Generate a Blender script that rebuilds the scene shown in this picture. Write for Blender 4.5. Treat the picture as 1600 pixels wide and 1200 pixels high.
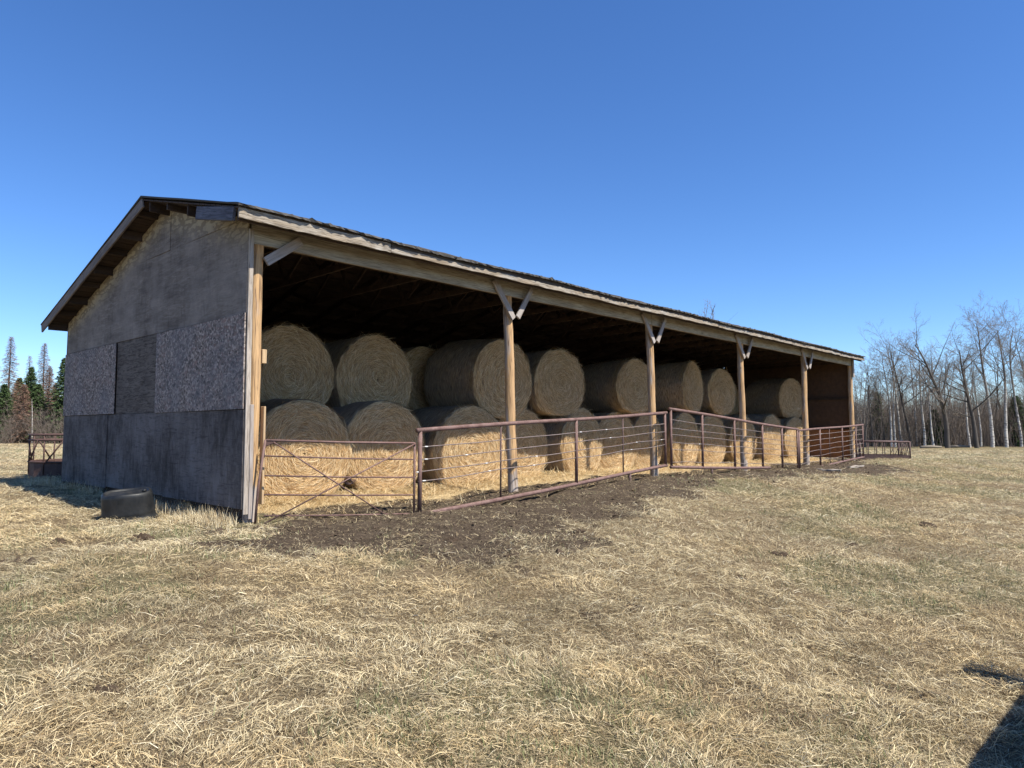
import bpy, math, random
import numpy as np
from mathutils import Vector, Matrix
R = math.radians
for o in list(bpy.data.objects): bpy.data.objects.remove(o)
SC = bpy.context.scene
COL = SC.collection
# ---------------------------------------------------------------- camera, sky, sun
EYE = 1.2
cam = bpy.data.objects.new('camera', bpy.data.cameras.new('camera')); COL.objects.link(cam)
cam.location = (0, 0, EYE); cam.rotation_euler = (R(90) + 0.0635, 0, 0)
cam.data.sensor_width = 36; cam.data.lens = 36 * 1095.07 / 1600; cam.data.clip_end = 4000
SC.camera = cam
SUN_EL, SUN_ROT = R(53.3), math.atan2(.84, -.54)
W = bpy.data.worlds.new('World'); SC.world = W; W.use_nodes = True
nt = W.node_tree
sky = nt.nodes.new('ShaderNodeTexSky'); sky.sky_type = 'NISHITA'; sky.sun_disc = False
sky.sun_elevation = SUN_EL; sky.sun_rotation = SUN_ROT
sky.altitude = 1300; sky.air_density = 1.0; sky.dust_density = 0.12; sky.ozone_density = 6.5
bg = nt.nodes['Background']; bg.inputs[1].default_value = 0.115
hs = nt.nodes.new('ShaderNodeHueSaturation'); hs.inputs['Saturation'].default_value = 1.14; hs.inputs['Hue'].default_value = .506; nt.links.new(sky.outputs[0], hs.inputs['Color']); nt.links.new(hs.outputs[0], bg.inputs[0])
sl = bpy.data.lights.new('sun', 'SUN'); sl.energy = 5.0; sl.angle = R(.53); sl.color = (1, .95, .86)
so = bpy.data.objects.new('sun', sl); COL.objects.link(so)
sd = Vector((.84 * math.cos(SUN_EL), -.54 * math.cos(SUN_EL), math.sin(SUN_EL)))
so.rotation_euler = sd.to_track_quat('Z', 'Y').to_euler(); so.location = (20, -14, 30)
SC.view_settings.view_transform = 'Standard'; SC.view_settings.look = 'None'
SC.view_settings.exposure = 0.78; SC.view_settings.gamma = 1
SC.render.resolution_x = 1024; SC.render.resolution_y = 768

# ---------------------------------------------------------------- helpers
TH = .7435
LX, LY = math.sin(TH), math.cos(TH)
BX, BY = -3.3205, 8.7294
ROTB = math.pi / 2 - TH
def bw(t, w, z=0.0): return Vector((BX + t * LX - w * LY, BY + t * LY + w * LX, z))
def wb(x, y):
    dx, dy = x - BX, y - BY
    return dx * LX + dy * LY, -dx * LY + dy * LX

class Noise:
    def __init__(s, seed):
        s.r = np.random.default_rng(seed); s.g = s.r.random((256, 256))
    def n(s, x, y):
        x = np.asarray(x, float); y = np.asarray(y, float)
        xi = np.floor(x).astype(int); yi = np.floor(y).astype(int); fx = x - xi; fy = y - yi
        fx = fx * fx * (3 - 2 * fx); fy = fy * fy * (3 - 2 * fy); g = s.g
        a = g[xi & 255, yi & 255]; b = g[(xi + 1) & 255, yi & 255]; c = g[xi & 255, (yi + 1) & 255]; d = g[(xi + 1) & 255, (yi + 1) & 255]
        return (a * (1 - fx) + b * fx) * (1 - fy) + (c * (1 - fx) + d * fx) * fy
    def f(s, x, y, oc=4, sc=1.0):
        v = 0; a = .5; t = 0; x = np.asarray(x) * sc; y = np.asarray(y) * sc
        for i in range(oc):
            v = v + a * s.n(x + 17.3 * i, y - 9.1 * i); t += a; a *= .5; x = x * 2.03; y = y * 2.03
        return v / t
N1, N2, N3, N4 = Noise(1), Noise(2), Noise(3), Noise(4)
def sst(a, b, x):
    t = np.clip((x - a) / (b - a), 0, 1); return t * t * (3 - 2 * t)

def tag(o, label=None, cat=None, group=None, kind=None):
    if label: o['label'] = label
    if cat: o['category'] = cat
    if group: o['group'] = group
    if kind: o['kind'] = kind
    return o
def thing(name, label, cat, loc=(0, 0, 0), rotz=0, group=None):
    o = bpy.data.objects.new(name, None); COL.objects.link(o); o.empty_display_size = .2
    o.location = loc; o.rotation_euler = (0, 0, rotz); return tag(o, label, cat, group)

class MB:
    def __init__(s): s.v = []; s.f = []; s.m = []
    def add(s, vs, fs, m=0):
        b = len(s.v); s.v += [tuple(v) for v in vs]; s.f += [tuple(b + i for i in f) for f in fs]; s.m += [m] * len(fs)
    def box(s, x0, x1, y0, y1, z0, z1, m=0):
        s.add([(x0, y0, z0), (x1, y0, z0), (x1, y1, z0), (x0, y1, z0), (x0, y0, z1), (x1, y0, z1), (x1, y1, z1), (x0, y1, z1)],
              [(0, 3, 2, 1), (4, 5, 6, 7), (0, 1, 5, 4), (1, 2, 6, 5), (2, 3, 7, 6), (3, 0, 4, 7)], m)
    def tube(s, pts, rad, n=8, m=0, cap=True):
        pts = [Vector(p) for p in pts]
        if not hasattr(rad, '__len__'): rad = [rad] * len(pts)
        vs = []; fs = []
        a = None
        for i, p in enumerate(pts):
            d = (pts[min(i + 1, len(pts) - 1)] - pts[max(i - 1, 0)]).normalized()
            if a is None: a = d.orthogonal().normalized()
            a = (a - d * a.dot(d)).normalized(); b = d.cross(a)
            for k in range(n):
                c = 2 * math.pi * k / n; vs.append(p + (a * math.cos(c) + b * math.sin(c)) * rad[i])
        for i in range(len(pts) - 1):
            for k in range(n):
                k2 = (k + 1) % n; fs.append((i * n + k, i * n + k2, (i + 1) * n + k2, (i + 1) * n + k))
        if cap: fs.append(tuple(range(n - 1, -1, -1))); fs.append(tuple((len(pts) - 1) * n + k for k in range(n)))
        s.add(vs, fs, m)
    def build(s, name, mats, parent=None, smooth=False, bevel=0):
        me = bpy.data.meshes.new(name); me.from_pydata(s.v, [], s.f)
        if not isinstance(mats, (list, tuple)): mats = [mats]
        for m in mats: me.materials.append(m)
        if len(mats) > 1: me.polygons.foreach_set('material_index', s.m)
        me.polygons.foreach_set('use_smooth', [smooth] * len(s.f)); me.update()
        o = bpy.data.objects.new(name, me); COL.objects.link(o)
        if parent: o.parent = parent
        if bevel:
            b = o.modifiers.new('b', 'BEVEL'); b.width = bevel; b.segments = 1; b.limit_method = 'ANGLE'; b.angle_limit = R(50)
        return o

def np_mesh(name, V, F, mats, col=None, mi=None, smooth=False, parent=None):
    """V (n,3), F (m,4) quads"""
    me = bpy.data.meshes.new(name); n = len(V); m = len(F); k = F.shape[1]
    me.vertices.add(n); me.vertices.foreach_set('co', np.ascontiguousarray(V, dtype=np.float32).ravel())
    me.loops.add(m * k); me.loops.foreach_set('vertex_index', np.ascontiguousarray(F, dtype=np.int32).ravel())
    me.polygons.add(m); me.polygons.foreach_set('loop_start', np.arange(0, m * k, k, dtype=np.int32))
    me.polygons.foreach_set('loop_total', np.full(m, k, dtype=np.int32))
    if not isinstance(mats, (list, tuple)): mats = [mats]
    for q in mats: me.materials.append(q)
    if mi is not None: me.polygons.foreach_set('material_index', mi.astype(np.int32))
    me.polygons.foreach_set('use_smooth', np.full(m, smooth, dtype=bool))
    me.update(calc_edges=True)
    if col is not None:
        a = me.color_attributes.new('Col', 'FLOAT_COLOR', 'POINT')
        c = np.ones((n, 4), np.float32); c[:, :3] = col; a.data.foreach_set('color', c.ravel())
    o = bpy.data.objects.new(name, me); COL.objects.link(o)
    if parent: o.parent = parent
    return o

def blades(P, D, ln, wd, side, bend, col):
    """P (n,3) root, D (n,3) unit direction, ln, wd (n,), side (n,3) width dir, bend (n,3) offset of mid. -> V,F,C"""
    n = len(P); ln = ln[:, None]; wd = wd[:, None]
    mid = P + D * ln * .5 + bend; tip = P + D * ln
    V = np.stack([P - side * wd * .5, P + side * wd * .5, mid - side * wd * .42, mid + side * wd * .42, tip - side * wd * .12, tip + side * wd * .12], 1).reshape(-1, 3)
    b = np.arange(n)[:, None] * 6
    F = np.concatenate([b + [[0, 1, 3, 2]], b + [[2, 3, 5, 4]]], 1).reshape(-1, 4)
    return V, F, np.repeat(col, 6, axis=0)

def sticks(A, B, ra, rb, n=3):
    A = np.asarray(A, float); B = np.asarray(B, float); ra = np.asarray(ra, float)[:, None]; rb = np.asarray(rb, float)[:, None]
    d = B - A; d /= np.linalg.norm(d, axis=1, keepdims=True) + 1e-9
    up = np.where(np.abs(d[:, 2:3]) > .9, [[1., 0, 0]], [[0, 0, 1.]]); a = np.cross(d, up); a /= np.linalg.norm(a, axis=1, keepdims=True) + 1e-9
    b = np.cross(d, a); vs = []
    for P, r in ((A, ra), (B, rb)):
        for k in range(n):
            c = 2 * math.pi * k / n; vs.append(P + (a * math.cos(c) + b * math.sin(c)) * r)
    V = np.stack(vs, 1).reshape(-1, 3); base = np.arange(len(A))[:, None] * (2 * n)
    F = np.concatenate([base + [[k, (k + 1) % n, n + (k + 1) % n, n + k]] for k in range(n)], 1).reshape(-1, 4)
    return V, F

# ---------------------------------------------------------------- materials
class NT:
    def __init__(s, name, rough=.85, spec=.25):
        s.m = bpy.data.materials.new(name); s.m.use_nodes = True; s.t = s.m.node_tree; s.b = s.t.nodes['Principled BSDF']
        s.b.inputs['Roughness'].default_value = rough; s.b.inputs['Specular IOR Level'].default_value = spec
        s.tc = None
    def N(s, k, **kw):
        n = s.t.nodes.new(k)
        for a, v in kw.items():
            if a.startswith('_'): setattr(n, a[1:], v)
        return n
    def L(s, a, b): s.t.links.new(a, b)
    def co(s, scale=(1, 1, 1), kind='Object', rnd=True, rot=None, loc=None):
        if not s.tc: s.tc = s.N('ShaderNodeTexCoord')
        out = s.tc.outputs[kind]
        if rnd:
            oi = s.N('ShaderNodeObjectInfo'); mu = s.N('ShaderNodeVectorMath', _operation='SCALE'); mu.inputs[0].default_value = (13, 7, 19)
            s.L(oi.outputs['Random'], mu.inputs['Scale']); ad = s.N('ShaderNodeVectorMath', _operation='ADD'); s.L(out, ad.inputs[0]); s.L(mu.outputs[0], ad.inputs[1]); out = ad.outputs[0]
        mp = s.N('ShaderNodeMapping'); mp.inputs['Scale'].default_value = scale
        if rot: mp.inputs['Rotation'].default_value = rot
        if loc: mp.inputs['Location'].default_value = loc
        s.L(out, mp.inputs[0]); return mp.outputs[0]
    def noise(s, co, scale, det=4, rough=.6, dist=0):
        n = s.N('ShaderNodeTexNoise'); n.inputs['Scale'].default_value = scale; n.inputs['Detail'].default_value = det
        n.inputs['Roughness'].default_value = rough; n.inputs['Distortion'].default_value = dist; s.L(co, n.inputs['Vector']); return n.outputs['Fac']
    def ramp(s, fac, stops):
        r = s.N('ShaderNodeValToRGB'); e = r.color_ramp.elements
        while len(e) < len(stops): e.new(.5)
        for i, (p, c) in enumerate(stops):
            e[i].position = p; e[i].color = (c, c, c, 1) if not hasattr(c, '__len__') else (*c, 1)
        s.L(fac, r.inputs[0]); return r.outputs[0]
    def mix(s, fac, a, b, mode='MIX'):
        m = s.N('ShaderNodeMix', _data_type='RGBA', _blend_type=mode)
        for sk, v in ((m.inputs[0], fac), (m.inputs[6], a), (m.inputs[7], b)):
            if hasattr(v, 'is_output') or hasattr(v, 'node'): s.L(v, sk)
            elif hasattr(v, '__len__'): sk.default_value = (*v, 1)
            else: sk.default_value = v
        return m.outputs[2]
    def math(s, op, a, b=0, c=None, clamp=False):
        m = s.N('ShaderNodeMath', _operation=op, _use_clamp=clamp)
        for i, v in enumerate((a, b) + ((c,) if c is not None else ())):
            if hasattr(v, 'node'): s.L(v, m.inputs[i])
            else: m.inputs[i].default_value = v
        return m.outputs[0]
    def bump(s, h, st=.5, dist=.01):
        b = s.N('ShaderNodeBump'); b.inputs['Strength'].default_value = st; b.inputs['Distance'].default_value = dist
        s.L(h, b.inputs['Height']); s.L(b.outputs[0], s.b.inputs['Normal'])
    def col(s, c):
        if hasattr(c, 'node'): s.L(c, s.b.inputs['Base Color'])
        else: s.b.inputs['Base Color'].default_value = (*c, 1)
    def sep(s, co):
        x = s.N('ShaderNodeSeparateXYZ'); s.L(co, x.inputs[0]); return x.outputs

def wood(name, c1, c2, dark, blotch=.5, rough=.85):
    m = NT(name, rough); g = m.co((1.2, 22, 22)); n1 = m.noise(g, 3, 6, .65, .6); n2 = m.noise(m.co((.8, 3, 3)), 2.2, 4, .6)
    base = m.mix(m.ramp(n2, [(.35, 0.), (.65, 1.)]), c1, c2)
    st = m.ramp(n1, [(.38, 1.), (.5, .35), (.62, 0.)])
    c = m.mix(m.math('MULTIPLY', st, blotch), base, dark)
    k = m.N('ShaderNodeTexVoronoi'); k.inputs['Scale'].default_value = 1.6; m.L(m.co((1, 3.5, 3.5)), k.inputs['Vector'])
    kn = m.ramp(k.outputs['Distance'], [(.04, 1.), (.09, 0.)]); c = m.mix(m.math('MULTIPLY', kn, .8), c, [v * .45 for v in dark])
    m.col(c); m.bump(n1, .7, .006); return m.m
M = {}
M['fascia'] = wood('pale fascia wood', (.40, .37, .32), (.33, .26, .18), (.11, .085, .06), .95)
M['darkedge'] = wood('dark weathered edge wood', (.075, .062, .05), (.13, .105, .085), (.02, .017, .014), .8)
M['beam'] = wood('pale beam wood', (.47, .42, .32), (.33, .285, .215), (.15, .12, .085), .75)
M['brace'] = wood('grey brace wood', (.42, .38, .35), (.32, .265, .22), (.15, .12, .10), .6)
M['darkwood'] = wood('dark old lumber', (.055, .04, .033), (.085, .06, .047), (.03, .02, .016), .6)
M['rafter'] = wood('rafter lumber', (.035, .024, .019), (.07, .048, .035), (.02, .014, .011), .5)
M['rake'] = wood('brown grey rake board', (.19, .155, .135), (.26, .22, .19), (.06, .05, .045), .6)
M['bluewood'] = wood('blue grey plank', (.17, .18, .22), (.10, .10, .13), (.03, .03, .035), .8)
M['trim'] = wood('bleached trim wood', (.36, .31, .26), (.48, .42, .35), (.13, .10, .075), .75)
M['fresh'] = wood('tan cleat wood', (.52, .37, .21), (.45, .31, .18), (.2, .12, .06), .4)
M['endboards'] = wood('brown end boards', (.11, .065, .04), (.08, .048, .03), (.05, .03, .02), .6)
M['orangeply'] = wood('orange brown boards', (.42, .19, .08), (.30, .14, .065), (.08, .04, .02), .5)

def post_mat():
    m = NT('peeled log', .8); g = m.co((1.0, 16, 16)); n1 = m.noise(g, 2.5, 6, .6, .5)
    x = m.sep(m.co((1, 1, 1), rnd=False))
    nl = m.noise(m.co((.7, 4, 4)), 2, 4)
    # warm tone on the object +y side, grey on the other, edge broken by noise
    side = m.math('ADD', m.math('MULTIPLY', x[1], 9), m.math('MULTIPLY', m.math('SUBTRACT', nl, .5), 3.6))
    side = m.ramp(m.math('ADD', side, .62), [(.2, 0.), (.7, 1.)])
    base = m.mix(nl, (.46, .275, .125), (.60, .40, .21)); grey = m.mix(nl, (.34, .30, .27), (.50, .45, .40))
    low = m.ramp(m.math('ADD', x[0], m.math('MULTIPLY', nl, .9)), [(.95, 1.), (1.5, 0.)])   # lowest metre mixed towards grey
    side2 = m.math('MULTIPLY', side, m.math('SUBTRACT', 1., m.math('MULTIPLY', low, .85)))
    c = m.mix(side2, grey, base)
    c = m.mix(m.ramp(n1, [(.36, .85), (.47, .3), (.6, 0.)]), c, (.14, .085, .05))
    k = m.N('ShaderNodeTexVoronoi'); k.inputs['Scale'].default_value = 2.2; m.L(m.co((1, 2.5, 2.5)), k.inputs['Vector'])
    c = m.mix(m.ramp(k.outputs['Distance'], [(.05, .9), (.1, 0.)]), c, (.09, .05, .03))
    m.col(c); m.bump(n1, .8, .008); return m.m
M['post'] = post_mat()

def ply(name, top=False, low=False, mid=False):
    m = NT(name, .9, .15); raw = m.co((1, 1, 1), rnd=False); xs = m.sep(raw)
    gr = m.noise(m.co((1, 1.1, 9), rnd=False), 3.2, 6, .65, 1.2)
    st = m.noise(m.co((1, 3.0, 1.0), rnd=False), 2.1, 8, .72, 1.8)
    bl = m.noise(m.co((1, 1, 1), rnd=False), 1.1, 5, .6)
    if low:
        c = m.mix(m.ramp(m.math('MULTIPLY_ADD', st, .5, m.math('MULTIPLY', bl, .5)), [(.40, 0.), (.60, 1.)]), (.058, .050, .047), (.165, .147, .138))
        c = m.mix(m.ramp(bl, [(.45, 0.), (.7, .5)]), c, (.17, .155, .155)); c = m.mix(m.ramp(gr, [(.35, .55), (.5, 0.)]), c, (.035, .03, .03))
        # splash-bleached scuffs
        c = m.mix(m.ramp(m.noise(m.co((1, 2.2, 1.2), rnd=False), 2.3, 6, .7), [(.50, 0.), (.72, .5)]), c, (.22, .205, .205))
    else:
        c = m.mix(m.ramp(gr, [(.35, 0.), (.65, 1.)]), (.155, .128, .105), (.260, .222, .190))
        c = m.mix(m.ramp(st, [(.3, .6), (.5, 0.)]), c, (.075, .062, .056)); c = m.mix(m.ramp(m.noise(m.co((1, .5, 2.2), rnd=False), 1.6, 6, .7), [(.45, 0.), (.62, .6)]), c, (.085, .07, .062))
        c = m.mix(m.ramp(bl, [(.42, 0.), (.7, .6)]), c, (.34, .295, .255))
    if mid: c = m.mix(.45, c, (.045, .035, .03)); c = m.mix(m.ramp(gr, [(.38, .7), (.52, 0.)]), c, (.03, .024, .02))
    if top:
        zf = m.math('MULTIPLY_ADD', m.math('ADD', xs[1], .39), .253, 3.80); zr = m.math('MULTIPLY_ADD', m.math('SUBTRACT', xs[1], 2.7), -.278, 4.58)
        roof = m.math('MINIMUM', zf, zr); d = m.math('SUBTRACT', roof, xs[2])
        ed = m.math('ADD', d, m.math('MULTIPLY', m.math('SUBTRACT', m.noise(m.co((1, 2, 1.2), rnd=False), 2.5, 5, .65), .5), .42))
        mask = m.ramp(ed, [(.16, 1.), (.46, 0.)])
        swirl = m.N('ShaderNodeTexWave'); swirl.inputs['Scale'].default_value = 4.5; swirl.inputs['Distortion'].default_value = 7; swirl.inputs['Detail'].default_value = 3; swirl.inputs['Detail Scale'].default_value = .9
        m.L(m.co((.4, .8, 2.2), rnd=False), swirl.inputs['Vector'])
        tan = m.mix(m.ramp(swirl.outputs['Fac'], [(.12, .8), (.3, 0.)]), m.mix(bl, (.34, .29, .20), (.46, .39, .27)), (.20, .16, .11))
        c = m.mix(mask, c, tan)
    m.col(c); m.bump(gr, .5, .004); return m.m
M['plytop'] = ply('weathered plywood sheltered under rake', top=True)
M['plymid'] = ply('weathered plywood', mid=True)
M['plylow'] = ply('dark stained plywood', low=True)
def osb():
    m = NT('strand board', .9, .15); v = m.N('ShaderNodeTexVoronoi'); v.inputs['Scale'].default_value = 25
    ds = m.N('ShaderNodeTexNoise'); ds.inputs['Scale'].default_value = 9; c0 = m.co((1, 1, 1.5), rnd=False); m.L(c0, ds.inputs['Vector'])
    mx = m.mix(.09, c0, ds.outputs['Color']); m.L(mx, v.inputs['Vector'])
    v2 = m.N('ShaderNodeTexVoronoi'); v2.inputs['Scale'].default_value = 42; m.L(m.co((1, 1.6, .8), rnd=False), v2.inputs['Vector'])
    x = m.sep(v.outputs['Color']); x2 = m.sep(v2.outputs['Color'])
    f = m.math('MULTIPLY_ADD', x2[0], .45, m.math('MULTIPLY', x[0], .55))
    c = m.ramp(f, [(.10, (.065, .052, .045)), (.38, (.18, .148, .128)), (.6, (.26, .215, .188)), (.9, (.50, .42, .365))])
    c = m.mix(m.ramp(x[1], [(.8, 0.), (.9, .5)]), c, (.30, .19, .16))
    bl = m.noise(m.co((1, 1, 1), rnd=False), 1.3, 4); c = m.mix(m.ramp(bl, [(.35, .4), (.6, 0.)]), c, (.15, .16, .18))
    m.col(c); m.bump(x[2], .4, .003); return m.m
M['osb'] = osb()
def shingle():
    m = NT('old shingles', .9); n = m.noise(m.co((1, 1, 1)), 30, 5); b = m.noise(m.co(), 1.5, 4)
    m.col(m.mix(b, (.045, .042, .04), (.11, .10, .085))); m.bump(n, .6, .01); return m.m
M['shingle'] = shingle()
def rust(name, a=(.115, .062, .05), b=(.20, .125, .105), k=(.05, .028, .022)):
    m = NT(name, .7, .35); n = m.noise(m.co(), 9, 6, .7); n2 = m.noise(m.co(), 45, 4)
    c = m.mix(m.ramp(n, [(.35, 0.), (.65, 1.)]), a, b); c = m.mix(m.ramp(n2, [(.55, 0.), (.7, .6)]), c, k)
    m.col(c); m.bump(n2, .3, .002); return m.m
M['rust'] = rust('rusty pipe'); M['rustred'] = rust('red rust', (.06, .032, .027), (.11, .062, .05)); M['darkrust'] = rust('dark rust', (.08, .05, .045), (.13, .08, .07))
M['cable'] = rust('steel cable', (.15, .12, .11), (.24, .19, .17), (.08, .05, .04))
w_ = NT('white insulator', .5, .4); w_.col((.6, .6, .57)); M['white'] = w_.m
def rubber():
    m = NT('black poly tank', .42, .45); n = m.noise(m.co(), 6, 6, .7); n2 = m.noise(m.co((1, 1, .15)), 14, 4)
    c = m.mix(m.ramp(n, [(.4, 0.), (.75, .8)]), (.008, .009, .010), (.022, .022, .022)); c = m.mix(m.ramp(n2, [(.55, 0.), (.75, .35)]), c, (.045, .044, .042)); m.col(c)
    m.L(m.ramp(n, [(.3, .35), (.7, .7)]), m.b.inputs['Roughness']); m.bump(n, .2, .004); return m.m
M['tank'] = rubber()

def attr_mat(name, rough=.8, spec=.2, transl=0, var=.0):
    m = NT(name, rough, spec); a = m.N('ShaderNodeAttribute'); a.attribute_name = 'Col'; m.col(a.outputs['Color'])
    if transl:
        tr = m.N('ShaderNodeBsdfTranslucent'); m.L(a.outputs['Color'], tr.inputs[0]); mx = m.N('ShaderNodeMixShader'); mx.inputs[0].default_value = transl
        m.L(m.b.outputs[0], mx.inputs[1]); m.L(tr.outputs[0], mx.inputs[2]); m.L(mx.outputs[0], m.t.nodes['Material Output'].inputs[0])
    return m.m
M['blade'] = attr_mat('dry blades', .6, .3, .2)
def bale_face():
    m = NT('hay bale end', .85, .15); raw = m.co((1, 1, 1), rnd=False); x = m.sep(raw)
    # object space: y along the axis; rings around it
    r = m.math('SQRT', m.math('ADD', m.math('MULTIPLY', x[0], x[0]), m.math('MULTIPLY', x[2], x[2])))
    th = m.math('ARCTAN2', x[2], x[0]); oi = m.N('ShaderNodeObjectInfo')
    cb = m.N('ShaderNodeCombineXYZ'); wob = m.math('MULTIPLY', m.noise(raw, 3, 3), .12)
    m.L(m.math('MULTIPLY', m.math('ADD', r, wob), 34), cb.inputs[0]); m.L(m.math('MULTIPLY', th, 2.4), cb.inputs[1]); m.L(m.math('MULTIPLY', oi.outputs['Random'], 50), cb.inputs[2])
    n = m.N('ShaderNodeTexNoise'); n.inputs['Scale'].default_value = 1.3; n.inputs['Detail'].default_value = 6; n.inputs['Roughness'].default_value = .7; m.L(cb.outputs[0], n.inputs['Vector'])
    fib = n.outputs['Fac']; b = m.noise(m.co(), 2.2, 4)
    c = m.ramp(fib, [(.3, (.13, .08, .035)), (.45, (.44, .295, .145)), (.6, (.70, .51, .28)), (.8, (.84, .66, .41))])
    c = m.mix(m.ramp(b, [(.4, 0.), (.7, .5)]), c, (.36, .23, .11)); m.col(c); m.bump(fib, 1., .03); return m.m
M['baleface'] = bale_face()
def bale_side():
    m = NT('hay bale wrapped side', .9, .1); x = m.sep(m.co((1, 1, 1), rnd=False)); th = m.math('ARCTAN2', x[2], x[0])
    cb = m.N('ShaderNodeCombineXYZ'); m.L(m.math('MULTIPLY', x[1], 30), cb.inputs[0]); m.L(m.math('MULTIPLY', th, 3.5), cb.inputs[1])
    n = m.N('ShaderNodeTexNoise'); n.inputs['Scale'].default_value = 1.4; n.inputs['Detail'].default_value = 6; m.L(cb.outputs[0], n.inputs['Vector'])
    b = m.noise(m.co(), 1.8, 4)
    c = m.ramp(n.outputs['Fac'], [(.3, (.12, .085, .055)), (.5, (.30, .22, .145)), (.75, (.48, .37, .24))])
    c = m.mix(m.ramp(b, [(.4, 0.), (.65, .55)]), c, (.19, .165, .14)); m.col(c); m.bump(n.outputs['Fac'], .9, .025); return m.m
M['baleside'] = bale_side()
def ground_mat():
    m = NT('field ground', .95, .08); a = m.N('ShaderNodeAttribute'); a.attribute_name = 'Col'; x = m.sep(a.outputs['Color'])
    p = m.co((1, 1, 1), rnd=False)
    n1 = m.noise(m.co((7, 22, 8), rnd=False, rot=(0, 0, .5)), 1.6, 7, .7, 1.4); n2 = m.noise(m.co((20, 7, 8), rnd=False, rot=(0, 0, .3)), 1.4, 7, .7, 1.1)
    n0 = m.noise(p, .45, 5, .6); n3 = m.noise(p, 2.6, 6, .7)
    fib = m.mix(m.ramp(n3, [(.4, 0.), (.6, 1.)]), n1, n2)
    thatch = m.ramp(fib, [(.3, (.06, .044, .027)), (.45, (.16, .12, .07)), (.58, (.30, .235, .14)), (.75, (.50, .41, .26))])
    thatch = m.mix(m.ramp(n3, [(.42, .5), (.6, 0.)]), thatch, (.23, .165, .095))
    green = m.ramp(fib, [(.35, (.09, .085, .042)), (.7, (.30, .275, .15))])
    thatch = m.mix(m.math('MULTIPLY', m.ramp(m.math('ADD', x[1], m.math('MULTIPLY', m.math('SUBTRACT', n3, .5), .7)), [(.30, 0.), (.7, 1.)]), .7), thatch, green)
    n4 = m.noise(p, 22, 6, .7)
    mud = m.ramp(n4, [(.3, (.045, .032, .022)), (.55, (.105, .078, .054)), (.8, (.23, .175, .12))])
    mud = m.mix(m.ramp(n3, [(.5, 0.), (.7, .5)]), mud, (.17, .13, .088))
    mk = m.ramp(m.math('ADD', x[0], m.math('MULTIPLY', m.math('SUBTRACT', n4, .5), .5)), [(.35, 0.), (.65, 1.)])
    c = m.mix(mk, thatch, mud)
    straw = m.ramp(n2, [(.3, (.30, .20, .10)), (.5, (.58, .44, .24)), (.75, (.74, .60, .36))])
    c = m.mix(m.ramp(m.math('ADD', x[2], m.math('MULTIPLY', m.math('SUBTRACT', n3, .5), .5)), [(.4, 0.), (.6, 1.)]), c, straw)
    m.col(c); m.bump(m.math('ADD', fib, n4), 1., .05); return m.m
M['ground'] = ground_mat()
def bark(name, w=False):
    m = NT(name, .9, .1); x = m.sep(m.co((1, 1, 1), rnd=False)); n = m.noise(m.co((2, 2, 1)), 1.6, 5, .7); n2 = m.noise(m.co((1, 1, 5)), 3, 4)
    if w:
        hi = m.ramp(m.math('ADD', m.math('MULTIPLY', x[2], .11), m.math('MULTIPLY', m.math('SUBTRACT', n, .5), .8)), [(.30, 0.), (.75, 1.)])
        c = m.mix(m.ramp(n2, [(.4, .8), (.52, 0.)]), (.52, .49, .44), (.10, .085, .07)); c = m.mix(hi, c, (.13, .11, .09))
    else: c = m.mix(n, (.055, .047, .04), (.13, .115, .10))
    m.col(c); return m.m
M['birch'] = bark('pale aspen bark', True); M['bark'] = bark('dark bark')
def flat(name, a, b, sc=3):
    m = NT(name, .9, .1); m.col(m.mix(m.noise(m.co(), sc, 4), a, b)); return m.m
M['twig'] = flat('twigs', (.15, .125, .10), (.25, .21, .17)); M['twigbrown'] = flat('brown twigs', (.135, .11, .09), (.22, .18, .145))
M['needle'] = flat('spruce needles', (.045, .075, .030), (.11, .155, .060), 1.5); M['deadneedle'] = flat('dead spruce twigs', (.17, .10, .07), (.28, .18, .13), 1.5)
M['clod'] = flat('dung', (.035, .024, .016), (.085, .06, .04), 20); M['soil'] = flat('soil', (.04, .028, .019), (.11, .08, .055), 9)
M['claybit'] = flat('pale dead wood', (.16, .135, .105), (.27, .23, .18), 8)

# ---------------------------------------------------------------- ground
def bdist(t, w):
    dt = np.maximum(np.maximum(-1.5 - t, t - 24.5), 0); dw = np.maximum(np.maximum(-1.2 - w, w - 8.5), 0); return np.hypot(dt, dw)
def gh0(x, y):
    t, w = wb(x, y); s1 = sst(0, 6.5, 6.5 - bdist(t, w)); s2 = sst(2, 9, -x) * sst(5, 11, y)
    s = 1 - (1 - s1) * (1 - s2)
    h = -.40 + .42 * s
    h = h + .10 * sst(3, 7, t) * sst(16, 12, t) * s1 + .10 * sst(2, 7, w) * s1 * sst(4, 0, t)
    return h
def gpx(xp, yp, z):
    f = 1095.07; p = .0635; u = (xp - 800) / f; v = -(yp - 600) / f; d = (u, math.cos(p) - v * math.sin(p), math.sin(p) + v * math.cos(p))
    for _ in range(4): k = (z - EYE) / d[2]; z = float(gh0(np.array([d[0] * k]), np.array([d[1] * k]))[0])
    return d[0] * k, d[1] * k
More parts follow.
